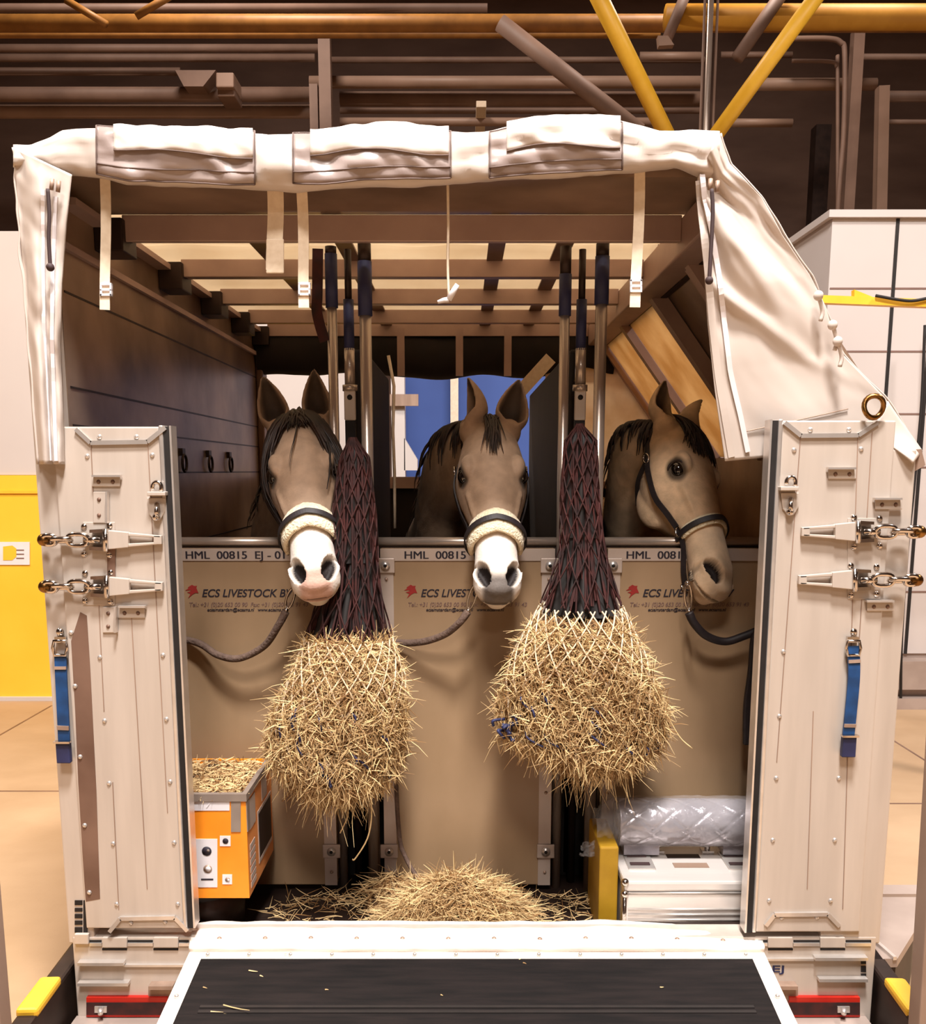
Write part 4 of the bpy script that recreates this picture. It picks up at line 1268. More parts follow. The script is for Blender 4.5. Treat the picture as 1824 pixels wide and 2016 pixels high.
def horse(lab, opx, oY, mpx, yaw, xb, ears, skin, fore, dark=0.0, name='horse', neck_dx=0.0, neck_shade=.5, seed=1, sc=1.13):
    rnd = random.Random(seed)
    O = P(opx[0], opx[1], oY)
    lo, hi = oY - .6, oY
    for _ in range(40):
        y = (lo + hi) / 2
        if (P(mpx[0], mpx[1], y) - O).length > .612 * sc:
            lo = y
        else:
            hi = y
    Mz = P(mpx[0], mpx[1], hi)
    H = Head(O, Mz, yaw, sc)
    mb = MB()
    rings = []
    for t in np.concatenate([np.linspace(-.075, .5, 40), np.linspace(.51, .612, 16)]):
        rings.append([H.S(float(t), 2 * math.pi * k / 40) for k in range(40)])
    mb.loft(rings)
    a, n, s_ = H.a, H.n, H.s
    for sg in (-1, 1):
        mb.ball(H.L(.170, sg * .076, .022), a * .045, s_ * .024, n * .030)          # brow
        mb.ball(H.L(.205, sg * .074, -.012), a * .05, s_ * .020, n * .028)          # under the eye
        mb.ball(H.L(.215, sg * .040, -.135), a * .095, s_ * .036, n * .068)          # cheek
        mb.tube([H.L(.25, sg * .078, .0), H.L(.31, sg * .066, .002), H.L(.37, sg * .055, .002)], [.012, .012, .006], 8)
        # nostril rim
        c = (.545, sg * .044, .002)
        pts = []
        for ang in np.linspace(0, 2 * math.pi, 16, endpoint=False):
            dt, dx = .036 * math.cos(ang), .020 * math.sin(ang)
            pts.append(H.L(c[0] + dt, c[1] + sg * (dx + dt * -.25), c[2] - .012 + -.35 * dx * 1 - dt * .25))
        mb.ring(pts, .0085, 8)
        mb.ball(H.L(.535, sg * .048, -.022), a * .045, s_ * .022, n * .034)
    mb.ball(H.L(.578, 0, -.014), a * .032, s_ * .044, n * .026)                       # upper lip
    mb.ball(H.L(.578, 0, -.084), a * .030, s_ * .034, n * .022)                       # lower lip / chin
    infos = []
    for (sg, updir, dd, L_, wd) in ears:
        base = H.L(-.012, sg * .062, -.008)
        up = -a * 1.0 + s_ * (sg * updir[0]) + n * updir[1]
        d = n * dd[0] + s_ * dd[1] - a * .12
        vs, fs, info = H.ear(base, up, d, L_, wd)
        mb.add(vs, fs)
        mb.ball(base - up.normalized() * .01, s_ * .038, n * .04, a * .045)
        infos.append(info)
    # neck and trunk as one loft
    Z = Vector((0, 0, 1))
    p0 = H.L(.07, 0, -.03)
    p1 = H.L(.07, 0, -.03) + Vector((neck_dx * .35 - H.n.x * .10, .16, -.02))
    path = [p0, p1, Vector((lerp(p1.x, xb, .55) + neck_dx * .3, 3.78, p1.z - .10)), Vector((xb, 3.98, 1.52)), Vector((xb, 4.18, 1.38)), Vector((xb, 4.58, 1.33)), Vector((xb, 4.92, 1.36)), Vector((xb, 5.13, 1.38)), Vector((xb, 5.22, 1.38))]
    rv = [.095, .135, .20, .27, .33, .33, .31, .22, .08]
    rl = [.052, .064, .095, .165, .22, .25, .245, .18, .07]
    pp = catmull(path, 40)
    rings = []
    for i, p in enumerate(pp):
        t = (pp[min(i + 1, 40)] - pp[max(i - 1, 0)]).normalized()
        u = (Z - t * t.z).normalized()
        sd_ = t.cross(u)
        k = i / 40 * (len(path) - 1)
        v_, l_ = float(np.interp(k, range(len(rv)), rv)), float(np.interp(k, range(len(rl)), rl))
        rings.append([p + u * (v_ * math.cos(q)) + sd_ * (l_ * math.sin(q)) for q in np.linspace(0, 2 * math.pi, 28, endpoint=False)])
    mb.loft(rings)
    for sg in (-1, 1):
        x = xb + sg * .13
        mb.tube([(x, 4.15, 1.25), (x, 4.12, .98), (x, 4.12, .74), (x, 4.13, .62), (x, 4.12, .42), (x, 4.10, .36), (x, 4.07, ZF + .05), (x, 4.06, ZF)], [.13, .085, .055, .042, .034, .040, .05, .055], 12)
        mb.tube([(x, 4.95, 1.3), (x, 4.89, 1.02), (x, 4.99, .80), (x, 5.05, .70), (x, 5.02, .44), (x, 5.0, .36), (x, 4.97, ZF + .05), (x, 4.96, ZF)], [.19, .13, .075, .055, .036, .042, .05, .055], 12)
    root = thing(name, (xb, 4.4, ZF), lab, 'horse')
    og = ORG[root.name]
    mb.v = [(x - og.x, y - og.y, z - og.z) for x, y, z in mb.v]
    tmp = bpy.data.objects.new('tmp_body', mb.mesh('tmp_body', [M['coat']]))
    COL.objects.link(tmp)
    md = tmp.modifiers.new('r', 'REMESH')
    md.mode = 'VOXEL'
    md.voxel_size = .0062
    md.use_smooth_shade = True
    sm = tmp.modifiers.new('s', 'SMOOTH')
    sm.factor = .5
    sm.iterations = 5
    dg = bpy.context.evaluated_depsgraph_get()
    me = bpy.data.meshes.new_from_object(tmp.evaluated_get(dg))
    bpy.data.objects.remove(tmp)
    me.name = 'body'
    nv = len(me.vertices)
    co = np.empty(nv * 3)
    me.vertices.foreach_get('co', co)
    co = co.reshape(-1, 3) + np.array(og)
    rel = co - np.array(O)
    t, x, q = rel @ np.array(a) / sc ** 2, rel @ np.array(s_) / sc ** 2, rel @ np.array(n) / sc ** 2
    hd = (q > -.26) & (t > -.3) & (t < .68) & (np.abs(x) < .2)
    # carve nostrils
    nost = np.zeros(nv)
    for sg in (-1, 1):
        dt = t - .545
        dx = (x * sg - .047) + dt * .30
        e = (dt / .036) ** 2 + (dx / .0185) ** 2
        msk = hd & (e < 1.5) & (q > -.06) & (x * sg > 0)
        f = np.clip(1.25 - e, 0, 1)
        dep = np.where(msk, np.sqrt(f) * .032, 0)
        co -= np.outer(dep, np.array(n)) + np.outer(dep * .5 * sg, np.array(s_)) * -1 * -1
        nost = np.maximum(nost, np.where(msk, np.clip((1.2 - e) * 2.6, 0, 1), 0))
    # mouth line
    ml = hd & (t > .53) & (np.abs(q + .056 + (.58 - t) * .15) < .0045)
    co -= np.outer(np.where(ml, .006, 0), np.array(a))
    me.vertices.foreach_set('co', (co - np.array(og)).astype(np.float32).ravel())
    # coat colours
    base = np.array(skin['coat'])
    colr = np.tile(base, (nv, 1))
    def blend(mask, c):
        m_ = np.clip(mask, 0, 1)[:, None]
        colr[:] = colr * (1 - m_) + np.array(c) * m_
    sstep = lambda e0, e1, v: (lambda k: k * k * (3 - 2 * k))(np.clip((v - e0) / (e1 - e0), 0, 1))
    # dapple from smooth noise
    ph = np.array([noise.noise((p[0] * 22, p[1] * 22, p[2] * 22)) for p in co[hd]])
    dap = np.zeros(nv)
    dap[hd] = ph
    blend(np.clip(dap * .5, 0, .25), base * 1.22)
    blend(np.clip(-dap * .5, 0, .25), base * .70)
    # greyer forehead and bridge
    blend(np.where(hd, sstep(.05, .14, t) * (1 - sstep(.30, .36, t)) * sstep(-.02, .05, q) * skin.get('bridge', .35), 0), base * .72)
    blend(np.where(hd, sstep(.36, .44, t), 0) * skin['pale_amt'], skin['pale'])
    blend(np.where(hd, sstep(.545, .575, t) * (1 - sstep(.036, .055, np.abs(x))) * (q > -.06), 0) * skin.get('snip_amt', .8), skin['snip'])
    for sg in (-1, 1):
        d2 = ((t - .190) / .044) ** 2 + ((x - sg * .094) / .034) ** 2 + ((q - .006) / .036) ** 2
        blend(np.where(hd, 1 - sstep(.5, 1.3, d2), 0) * .95, base * .10)
    blend(nost, (.012, .006, .005))
    blend(np.where(ml, .7, 0), base * .2)
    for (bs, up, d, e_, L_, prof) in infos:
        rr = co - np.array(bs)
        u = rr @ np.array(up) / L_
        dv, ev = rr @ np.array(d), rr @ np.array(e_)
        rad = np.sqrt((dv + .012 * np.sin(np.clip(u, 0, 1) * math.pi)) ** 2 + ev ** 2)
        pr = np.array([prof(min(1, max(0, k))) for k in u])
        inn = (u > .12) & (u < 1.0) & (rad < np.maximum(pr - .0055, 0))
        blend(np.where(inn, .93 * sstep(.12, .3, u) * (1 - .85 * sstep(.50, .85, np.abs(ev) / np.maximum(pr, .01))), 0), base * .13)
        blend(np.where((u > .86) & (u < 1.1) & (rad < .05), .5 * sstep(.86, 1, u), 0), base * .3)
    # body beyond the head: the stall's shade painted into the neck colour
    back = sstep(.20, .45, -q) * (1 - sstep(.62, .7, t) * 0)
    blend(back * neck_shade, base * .5)
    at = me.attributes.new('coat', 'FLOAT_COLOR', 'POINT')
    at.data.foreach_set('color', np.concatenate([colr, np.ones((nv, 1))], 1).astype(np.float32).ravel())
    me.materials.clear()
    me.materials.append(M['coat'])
    link('body', me, root)
    for sg in (-1, 1):
        mb = MB().ball(H.L(.190, sg * .088, .006), a * .025, n * .022, s_ * .020, 12, 16)
        build(mb, 'eye', M['eye'], root)
        mb = MB().tube([H.L(.188 - .022 * math.sin(k), sg * (.100 - .004 * math.cos(k)), .006 + .026 * math.cos(k)) for k in np.linspace(R(10), R(170), 10)], [.002, .004, .005, .005, .005, .005, .005, .005, .004, .002], 6)
        build(mb, 'eyelid', M['hair'], root)
    # hair
    def lock(mb, pts, r0, fl=1):
        n_ = len(pts)
        mb.tube(pts, [r0 * (1 - .85 * (i / (n_ - 1)) ** 1.6) for i in range(n_)], 4, False)
    mb = MB()
    for (phi0, phi1, t0, t1, cnt, spread, r0) in fore:
        for _ in range(cnt):
            f0, f1 = R(rnd.uniform(phi0 - spread, phi0 + spread)), R(rnd.gauss(phi1, spread * .8))
            te = t1 * rnd.uniform(.65, 1.05)
            ts = t0 + rnd.uniform(-.02, .02)
            off0 = rnd.uniform(.003, .016)
            pts = []
            for k in range(9):
                u = k / 8
                tt = lerp(ts, te, u)
                ff = lerp(f0, f1, u ** .8) + .05 * math.sin(u * 4 + f0 * 9)
                pts.append(H.S(tt, ff, off0 + .006 * math.sin(u * math.pi)))
            lock(mb, pts, r0)
    if fore:
        build(mb, 'forelock', M['hair'], root)
    # mane along the crest and over both sides of the neck
    mb = MB()
    for _ in range(260):
        k = rnd.uniform(.6, 16)
        i = int(k)
        p = pp[i].lerp(pp[i + 1], k - i)
        tt_ = (pp[i + 1] - pp[i]).normalized()
        u = (Z - tt_ * tt_.z).normalized()
        sd_ = tt_.cross(u)
        v_, l_ = float(np.interp(k / 40 * 8, range(len(rv)), rv)), float(np.interp(k / 40 * 8, range(len(rl)), rl))
        sg = rnd.choice((-1, 1)) if rnd.random() < .75 else rnd.choice((-1, 1)) * .6
        L_ = rnd.uniform(.5, 1.6)
        pts = []
        for j in range(8):
            ang = sg * L_ * j / 7
            pts.append(p + u * ((v_ + .012) * math.cos(ang)) + sd_ * ((l_ + .014) * math.sin(ang)) + Vector((0, .0025 * j * rnd.uniform(-1, 1), 0)))
        lock(mb, pts, .009)
    build(mb, 'mane', M['hair'], root)
    return root, H

def halter(root, H, tn=.375, fleece_r=.017, cheek=True, phis=(-150, 150), ring_side=-1, fl_t=.026):
    """noseband on cream fleece with dark straps"""
    hal = build(MB().strap([H.S(tn + .002 + .028 * abs(math.sin(f / 2)), f, fleece_r * 1.6) for f in np.linspace(R(-120), R(120), 49)], .020, .005, H.a), 'halter', M['halter'], root)
    mb = MB()
    rings = []
    fs = np.linspace(R(-112), R(112), 60)
    for i, f in enumerate(fs):
        c = H.S(tn + .028 * abs(math.sin(f / 2)), f, fleece_r * .55)
        c2 = H.S(tn + .028 * abs(math.sin(f / 2)), f, fleece_r * 1.5)
        o_ = (c2 - c).normalized()
        ring = []
        e_ = min(1, i / 4, (59 - i) / 4)
        for k in range(16):
            q = 2 * math.pi * k / 16
            rr = fleece_r * (1 + .10 * noise.noise((i * .8, k * .9, 3)))
            ring.append(c + H.a * (math.cos(q) * (rr + fl_t) * (.5 + .5 * e_)) + o_ * (math.sin(q) * rr * .8 * (.4 + .6 * e_)))
        rings.append(ring)
    mb.loft(rings)
    build(mb, 'fleece_noseband', M['fleece'], hal)
    for sg in (-1, 1):
        mb = MB()
        seq = [(tn + .012, 104 * sg), (tn - .06, 100 * sg), (tn - .13, 98 * sg), (tn - .22, 96 * sg), (.10, 100 * sg), (.03, 112 * sg), (-.02, 125 * sg)]
        pts = [H.S(t_, R(f), .008) for t_, f in seq]
        mb.strap(catmull(pts, 30), .020, .005, H.n)
        pts = [H.S(tn + .012, R(104 * sg), .008), H.S(tn + .06, R(118 * sg), .010), H.S(tn + .12, R(140 * sg), .014), H.S(tn + .15, R(168 * sg), .02)]
        mb.strap(catmull(pts, 16), .018, .005, H.n)
        pts = [H.S(.10, R(100 * sg), .008), H.S(.13, R(130 * sg), .01), H.S(.17, R(165 * sg), .012)]
        mb.strap(catmull(pts, 12), .016, .004, H.n)
        build(mb, 'cheek_strap', M['halter'], hal)
    mb = MB()
    for sg in (-1, 1):
        for (t_, f) in ((tn + .012, 104 * sg), (.10, 100 * sg)):
            c = H.S(t_, R(f), .014)
            v = (H.S(t_, R(f), .03) - c).normalized()
            e1 = H.a
            e2 = v.cross(e1).normalized()
            build(MB().ring([c + e1 * (.017 * math.cos(k)) + e2 * (.013 * math.sin(k)) for k in np.linspace(0, 2 * math.pi, 14, endpoint=False)], .0035, 6), 'buckle_ring', M['chrome'], hal)
    c = H.S(tn + .15, R(179), .03)
    mb.ring([c + H.a * (.018 * math.cos(k)) + H.s * (.018 * math.sin(k)) for k in np.linspace(0, 2 * math.pi, 14, endpoint=False)], .004, 6)
    build(mb, 'buckle_ring', M['chrome'], hal)
    return hal

FWD = ((1.0, 0.0))
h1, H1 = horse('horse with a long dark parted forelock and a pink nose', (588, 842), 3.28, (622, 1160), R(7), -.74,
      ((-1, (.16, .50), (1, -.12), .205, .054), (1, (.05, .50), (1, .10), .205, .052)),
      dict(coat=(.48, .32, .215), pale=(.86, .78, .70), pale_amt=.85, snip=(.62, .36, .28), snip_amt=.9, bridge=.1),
      ((-24, -94, -.06, .20, 90, 10, .007), (0, 4, -.07, .06, 50, 22, .008), (25, 80, -.06, .29, 130, 17, .008), (4, 60, -.06, .20, 50, 12, .006), (-4, -50, -.06, .13, 30, 10, .006), (-70, -100, -.02, .30, 30, 8, .007), (70, 102, -.02, .30, 40, 8, .008), (2, -14, .03, .24, 2, 2, .002)), seed=3, neck_shade=.6)
halter(h1, H1, .385)
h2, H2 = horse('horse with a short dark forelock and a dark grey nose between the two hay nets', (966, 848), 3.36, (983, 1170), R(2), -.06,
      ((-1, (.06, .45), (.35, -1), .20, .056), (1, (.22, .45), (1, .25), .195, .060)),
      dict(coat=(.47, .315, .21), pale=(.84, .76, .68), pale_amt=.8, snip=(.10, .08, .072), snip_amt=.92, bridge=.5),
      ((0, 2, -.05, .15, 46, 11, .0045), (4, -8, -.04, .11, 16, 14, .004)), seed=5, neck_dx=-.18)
halter(h2, H2, .385)
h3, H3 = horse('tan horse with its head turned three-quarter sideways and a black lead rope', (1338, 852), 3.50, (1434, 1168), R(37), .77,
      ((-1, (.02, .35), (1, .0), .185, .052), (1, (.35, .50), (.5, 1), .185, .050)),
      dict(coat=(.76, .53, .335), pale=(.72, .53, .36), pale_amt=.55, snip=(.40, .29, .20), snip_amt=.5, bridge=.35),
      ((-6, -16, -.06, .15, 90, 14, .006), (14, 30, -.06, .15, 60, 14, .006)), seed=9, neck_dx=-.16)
halter(h3, H3, .37, fleece_r=.010, fl_t=.010)

# ------------------------------------------------------------------ lead ropes
def lead(pts, wd, m_, lab, clip, name='lead_rope', flat=True):
    path = catmull([P(x, y, Y) for x, y, Y in pts], 40)
    r_ = thing(name, path[0], lab, 'lead rope')
    if flat:
        build(MB().tube(path, [wd * (1.05 if i < 5 else 1) for i in range(41)], 10), 'rope', M[m_], r_)
    c0, c1 = Vector(P(*clip[0])), Vector(P(*clip[1]))
    mid = (c0 + c1) / 2
    ax = (c1 - c0)
    sd_ = ax.normalized().cross(Vector((0, 1, 0))).normalized()
    mb = MB().ring([mid + ax * (.5 * math.cos(k)) + sd_ * (.012 * math.sin(k)) for k in np.linspace(0, 2 * math.pi, 16, endpoint=False)], .0045, 6)
    mb.tube([c1, c1 + (path[0] - c1) * 1.0 + (path[1] - path[0]) * .2], .008, 8)
    mb.sball(c0, .009)
    build(mb, 'snap_clip', M['chrome'], r_)
    return r_
YN = 3.10
lead([(563, 1204, YN), (548, 1232, YN), (520, 1272, YN + .03), (472, 1296, YN + .05), (430, 1290, YN + .07), (395, 1268, YN + .09), (352, 1256, YN + .105)], .0125, 'leadgrey', 'grey lead rope looping from the left horse to the left side', ((578, 1158, YN - .02), (565, 1198, YN)))
lead([(922, 1204, YN), (905, 1226, YN), (878, 1248, YN + .03), (840, 1262, YN + .06), (800, 1266, YN + .085), (766, 1262, YN + .10)], .0125, 'leadgrey', 'grey lead rope from the middle horse to the left divider', ((938, 1150, YN - .02), (923, 1200, YN)))
lead([(1357, 1206, 3.12), (1368, 1228, 3.12), (1392, 1252, 3.13), (1428, 1263, 3.14), (1466, 1252, 3.14), (1500, 1238, 3.13)], .014, 'halter', 'black lead rope from the right horse to the right side', ((1354, 1148, 3.12), (1357, 1200, 3.12)))
mb = MB().strap(catmull([P(1500, 1236, 3.12), P(1488, 1260, 3.12), P(1483, 1320, 3.12), P(1474, 1390, 3.12), P(1473, 1466, 3.12)], 20), .034, .02, (1, 0, 0))
tag(build(mb, 'rope_end', M['halter'], bevel=.006), 'thick black rope end hanging beside the right wing panel', 'rope')

# ------------------------------------------------------------------ hay
def blade(mb, p, d, L_, wd, bend, rnd):
    """one curved hay blade, triangular in section"""
    d = d.normalized()
    b_ = d.orthogonal().normalized()
    b_ = (Matrix.Rotation(rnd.uniform(0, 6.28), 3, d) @ b_)
    pts = []
    for k in range(4):
        u = k / 3
        pts.append(p + d * (L_ * u) + b_ * (bend * u * u) + Vector((0, 0, -abs(bend) * .4 * u * u)))
    mb.tube(pts, [wd, wd, wd * .8, wd * .3], 3, False, smooth=False)

class Bag:
    """hay net hung at (row of y, left x, right x) in photo pixels, its middle at distance Y"""
    def __init__(s, rows, Y, dmax):
        s.rows = []
        for y, xl, xr in rows:
            a, b_ = P(xl, y, Y), P(xr, y, Y)
            c = (a + b_) / 2
            rx = (b_.x - a.x) / 2
            s.rows.append((c.z, c.x, rx, min(rx * .95, dmax), c.y))
        s.rows.sort()
        s.z = [r_[0] for r_ in s.rows]
        s.y = Y

    def at(s, z):
        return [float(np.interp(z, s.z, [r_[k] for r_ in s.rows])) for k in (1, 2, 3)]

    def pt(s, z, ang, k=1.0):
        x, rx, ry = s.at(z)
        return Vector((x + rx * k * math.sin(ang), s.y - ry * k * math.cos(ang), z))

def hay_net(rows, Y, dmax, zl, zfull, lab, lab2, seed, knot):
    """zl: picture row where the light cord starts"""
    rnd = random.Random(seed)
    B = Bag(rows, Y, dmax)
    ztop, zbot = B.z[-1], B.z[0]
    zh = P(900, zfull, Y).z
    zc = P(900, zl, Y).z
    root = thing('hay_net', (B.at(zh)[0], Y, zbot), lab, 'hay net', 'hay nets hung on the dividers')
    # cords: two families of helices crossing as diamonds
    ncord = 22
    up, low, dark = MB(), MB(), MB()
    nz = 150
    # turn so that diamonds keep their shape: dang/dz = k / radius
    zs = np.linspace(ztop, zbot + .01, nz)
    def helix(a0, sg):
        ang = a0
        pts = []
        for i, z in enumerate(zs):
            if i:
                _, rx, ry = B.at(z)
                slope_ = .42 if z > zc else .62
                ang += sg * abs(zs[i - 1] - z) * slope_ / max(.06, rx)
            pts.append((z, B.pt(z, ang, 1.055 if z > zc - .15 else 1.055 - min(.10, (zc - .15 - z) * .7)), ang))
        return pts
    for i in range(ncord):
        for sg in (-1, 1):
            h = helix(2 * math.pi * i / ncord, sg)
            u_ = [p for z, p, a in h if z > zc - .004]
            l_ = [p for z, p, a in h if zc >= z > zbot + .03]
            if len(u_) > 2 and i % 2 == 0:
                up.tube(u_, .0026, 4, False)
            if len(l_) > 2:
                low.tube(l_, .0028, 5, False)
    # gathered neck: many nearly straight dark cords
    zn = zc
    for i in range(90):
        a0 = rnd.uniform(0, 6.28)
        k0 = rnd.uniform(.55, 1.0)
        pts = []
        for u in np.linspace(0, 1, 9):
            z = lerp(ztop, zn + rnd.uniform(-.02, .03), u)
            pts.append(B.pt(z, a0 + .25 * math.sin(u * 3 + i), k0 * (1 + .08 * math.sin(u * 7 + i))))
        dark.tube(pts, rnd.uniform(.003, .006), 4, False)
    build(up, 'upper_netting', M['maroon'], root)
    build(low, 'lower_netting', M['cord'], root)
    build(dark, 'gathered_neck', M['maroon'], root)
    # dark bunched top and the navy draw knot at the bottom
    zb1 = lerp(ztop, zc, .62)
    mb = MB().grid(lambda u, v: B.pt(lerp(ztop, zb1, u), v * 2 * math.pi, .82 + .14 * math.sin(v * 2 * math.pi * 7 + u * 3)), 20, 56, wrap=True)
    build(mb, 'bunched_top', M['black'], root)
    mb = MB().grid(lambda u, v: B.pt(lerp(zb1 + .03, zc - .03, u), v * 2 * math.pi, (.74 + .14 * math.sin(v * 2 * math.pi * 11 + u * 2 + math.sin(v * 40)))), 24, 120, wrap=True)
    build(mb, 'gathered_core', M['black'], root)
    mb = MB()
    kp = P(knot[0], knot[1], knot[2])
    for _ in range(16):
        a = kp + Vector((rnd.gauss(0, .008), rnd.gauss(0, .006), rnd.gauss(0, .012)))
        b_ = a + Vector((rnd.gauss(.006, .014), rnd.gauss(-.008, .006), rnd.gauss(0, .016)))
        mb.tube(catmull([a, (a + b_) / 2 + Vector((rnd.gauss(0, .012), -.012, rnd.gauss(0, .012))), b_], 8), .005, 5)
    build(mb, 'drawstring_knot', M['navy'], root)
    for _ in range(12):
        z = rnd.uniform(zbot + .10, lerp(zbot, zh, .62))
        a0 = rnd.uniform(-1.0, 1.0)
        build(MB().tube(catmull([B.pt(z, a0, .99), B.pt(z - .02, a0 + .08, 1.04), B.pt(z - .05, a0 + rnd.uniform(.05, .25), .99)], 8), .0035, 5), 'drawstring', M['navy'], root)
    # hay inside
    mb = MB()
    def core(u, v):
        z = lerp(zh + .05, zbot + .015, u)
        k = .90 + .10 * noise.noise((math.sin(v * 6.283) * 3, math.cos(v * 6.283) * 3, z * 14)) + .06 * noise.noise((math.sin(v * 6.283) * 9, math.cos(v * 6.283) * 9, z * 34))
        k *= min(1, .25 + u * 9)
        return B.pt(z, v * 2 * math.pi, k)
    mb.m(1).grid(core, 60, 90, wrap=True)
    mb.m(0)
    for _ in range(11500):
        z = lerp(zbot, zh, rnd.random() ** .9)
        ang = rnd.gauss(0, 1.0) if rnd.random() < .8 else rnd.uniform(-3.1, 3.1)
        k = rnd.uniform(.86, 1.04)
        p = B.pt(z, ang, k)
        out = (p - Vector((B.at(z)[0], Y, z))).normalized()
        d = Vector((rnd.gauss(0, 1), rnd.gauss(0, 1), rnd.gauss(-.15, 1)))
        d = d - out * (d.dot(out) * rnd.uniform(.45, 1.0))
        blade(mb, p, d, rnd.uniform(.018, .07), rnd.uniform(.0008, .0021), rnd.gauss(0, .024), rnd)
    for _ in range(140):                       # ends that stick out
        z = lerp(zbot, zh, rnd.random())
        ang = rnd.gauss(0, 1.3)
        p = B.pt(z, ang, 1.0)
        out = (p - Vector((B.at(z)[0], Y, z))).normalized()
        blade(mb, p, out + Vector((rnd.gauss(0, .7), rnd.gauss(0, .5), rnd.gauss(-.4, .6))), rnd.uniform(.03, .10), rnd.uniform(.0008, .0014), rnd.gauss(0, .03), rnd)
    for _ in range(60):
        z = zbot + rnd.uniform(0, .05)
        p = B.pt(z, rnd.uniform(-1.2, 1.2), .9)
        blade(mb, p, Vector((rnd.gauss(0, .25), rnd.gauss(0, .2), -1)), rnd.uniform(.04, .15), .0012, rnd.gauss(0, .03), rnd)
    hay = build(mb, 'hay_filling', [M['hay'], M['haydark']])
    tag(hay, lab2, 'hay', kind='stuff')
    return root, B

rowsL = [(862, 690, 700), (900, 672, 726), (1000, 658, 738), (1080, 654, 742), (1150, 640, 746), (1200, 622, 755), (1250, 606, 768), (1330, 578, 792), (1400, 540, 802), (1440, 530, 800), (1490, 528, 795), (1525, 570, 775), (1550, 610, 730), (1562, 640, 690)]
rowsR = [(835, 1138, 1146), (868, 1114, 1174), (960, 1106, 1178), (1080, 1104, 1188), (1140, 1086, 1205), (1190, 1068, 1222), (1260, 1030, 1252), (1330, 994, 1286), (1395, 978, 1312), (1440, 984, 1312), (1470, 1030, 1290), (1492, 1085, 1255), (1506, 1120, 1210)]
hay_net(rowsL, 3.0, .185, 1250, 1252, 'hay net hanging beside the pink-nosed horse, its bottom lower and narrower', 'hay filling the net beside the pink-nosed horse', 11, (646, 1522, 2.84))
hay_net(rowsR, 3.0, .185, 1190, 1225, 'wide hay net beside the sideways horse, with more white netting showing', 'hay filling the wide net beside the sideways horse', 12, (1003, 1428, 2.90))
mb = MB().tube(catmull([P(693, 1540, 2.93), P(686, 1590, 2.93), P(684, 1610, 2.93), P(670, 1640, 2.95)], 14), .0022, 4)
mb.tube(catmull([P(727, 1545, 2.93), P(732, 1600, 2.93), P(724, 1650, 2.93), P(700, 1690, 2.95), P(694, 1692, 2.95)], 18), .0026, 4)
mb.tube(catmull([P(578, 1540, 2.93), P(572, 1560, 2.93), P(556, 1578, 2.93)], 8), .002, 4)
mb.tube(catmull([P(1310, 1400, 2.93), P(1338, 1450, 2.93), P(1364, 1474, 2.93)], 8), .002, 4)
tag(build(mb, 'long_stalk', M['hay']), 'long pale hay stalks dangling from the two hay nets', 'hay stalk', kind='stuff')

def heap(name, cx, cy, z0, rx, ry, hgt, cnt, lab, seed, core=True, shape=None, L0=(.03, .10), wd=(.0008, .0019)):
    rnd = random.Random(seed)
    f = shape or (lambda u, v: max(0, 1 - (u * u + v * v)) ** .8)
    mb = MB()
    if core:
        def g(u, v):
            a, r_ = v * 2 * math.pi, u
            x, y = math.cos(a) * r_, math.sin(a) * r_
            return (cx + rx * x, cy + ry * y, z0 + .002 + hgt * .9 * f(x, y) * (1 + .25 * noise.noise((x * 5, y * 5, seed))))
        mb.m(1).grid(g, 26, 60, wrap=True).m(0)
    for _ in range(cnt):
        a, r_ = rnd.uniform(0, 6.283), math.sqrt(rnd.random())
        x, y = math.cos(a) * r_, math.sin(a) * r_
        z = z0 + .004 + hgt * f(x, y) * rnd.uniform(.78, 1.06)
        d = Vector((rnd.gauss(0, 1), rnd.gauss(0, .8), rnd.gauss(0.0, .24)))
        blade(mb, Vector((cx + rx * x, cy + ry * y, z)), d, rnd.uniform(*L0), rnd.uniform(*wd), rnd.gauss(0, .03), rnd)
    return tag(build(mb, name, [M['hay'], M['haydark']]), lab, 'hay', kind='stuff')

cp = P(900, 1800, 2.96)
heap('hay_heap', cp.x + .0, 2.97, ZF, .255, .14, .165, 6500, 'heap of loose hay on the stall floor below the middle board', 21)
heap('scattered_hay', P(700, 1800, 2.95).x, 3.06, ZF, .34, .14, .02, 260, 'thin dark scatter of hay on the floor left of the heap', 22, core=False)
heap('scattered_hay', P(1120, 1800, 2.95).x, 3.06, ZF, .20, .14, .02, 160, 'thin dark scatter of hay on the floor right of the heap', 23, core=False)
heap('hay_tuft', P(770, 1740, 3.08).x, 3.10, ZF, .10, .08, .12, 420, 'small tuft of hay heaped against the foot of the left divider', 24)
mb = MB()
rnd = random.Random(31)
for (x, y, L_) in ((440, 1980, .09), (415, 1993, .10), (490, 1912, .03), (400, 1945, .012), (512, 1922, .01), (1022, 1890, .008), (1030, 1897, .010), (560, 1880, .01), (1300, 1945, .01), (640, 1950, .01), (868, 1960, .008)):
    p = RP(x, y)
    p.z += .003
    blade(mb, p, Vector((1, rnd.uniform(-.5, .5), 0)), L_, .0018, .012 if L_ > .05 else .003, rnd)
tag(build(mb, 'hay_bits', M['hay']), 'a few pale bits of hay lying on the black ramp mat', 'hay', kind='stuff')
mb = MB().tube(catmull([P(772, 1260, 3.16), P(778, 1480, 3.16), P(786, 1640, 3.14), P(800, 1690, 3.12), P(828, 1738, 3.06)], 24), .008, 8)
tag(build(mb, 'thin_hose', M['leadgrey']), 'thin grey hose running down beside the middle board to the hay heap', 'hose')

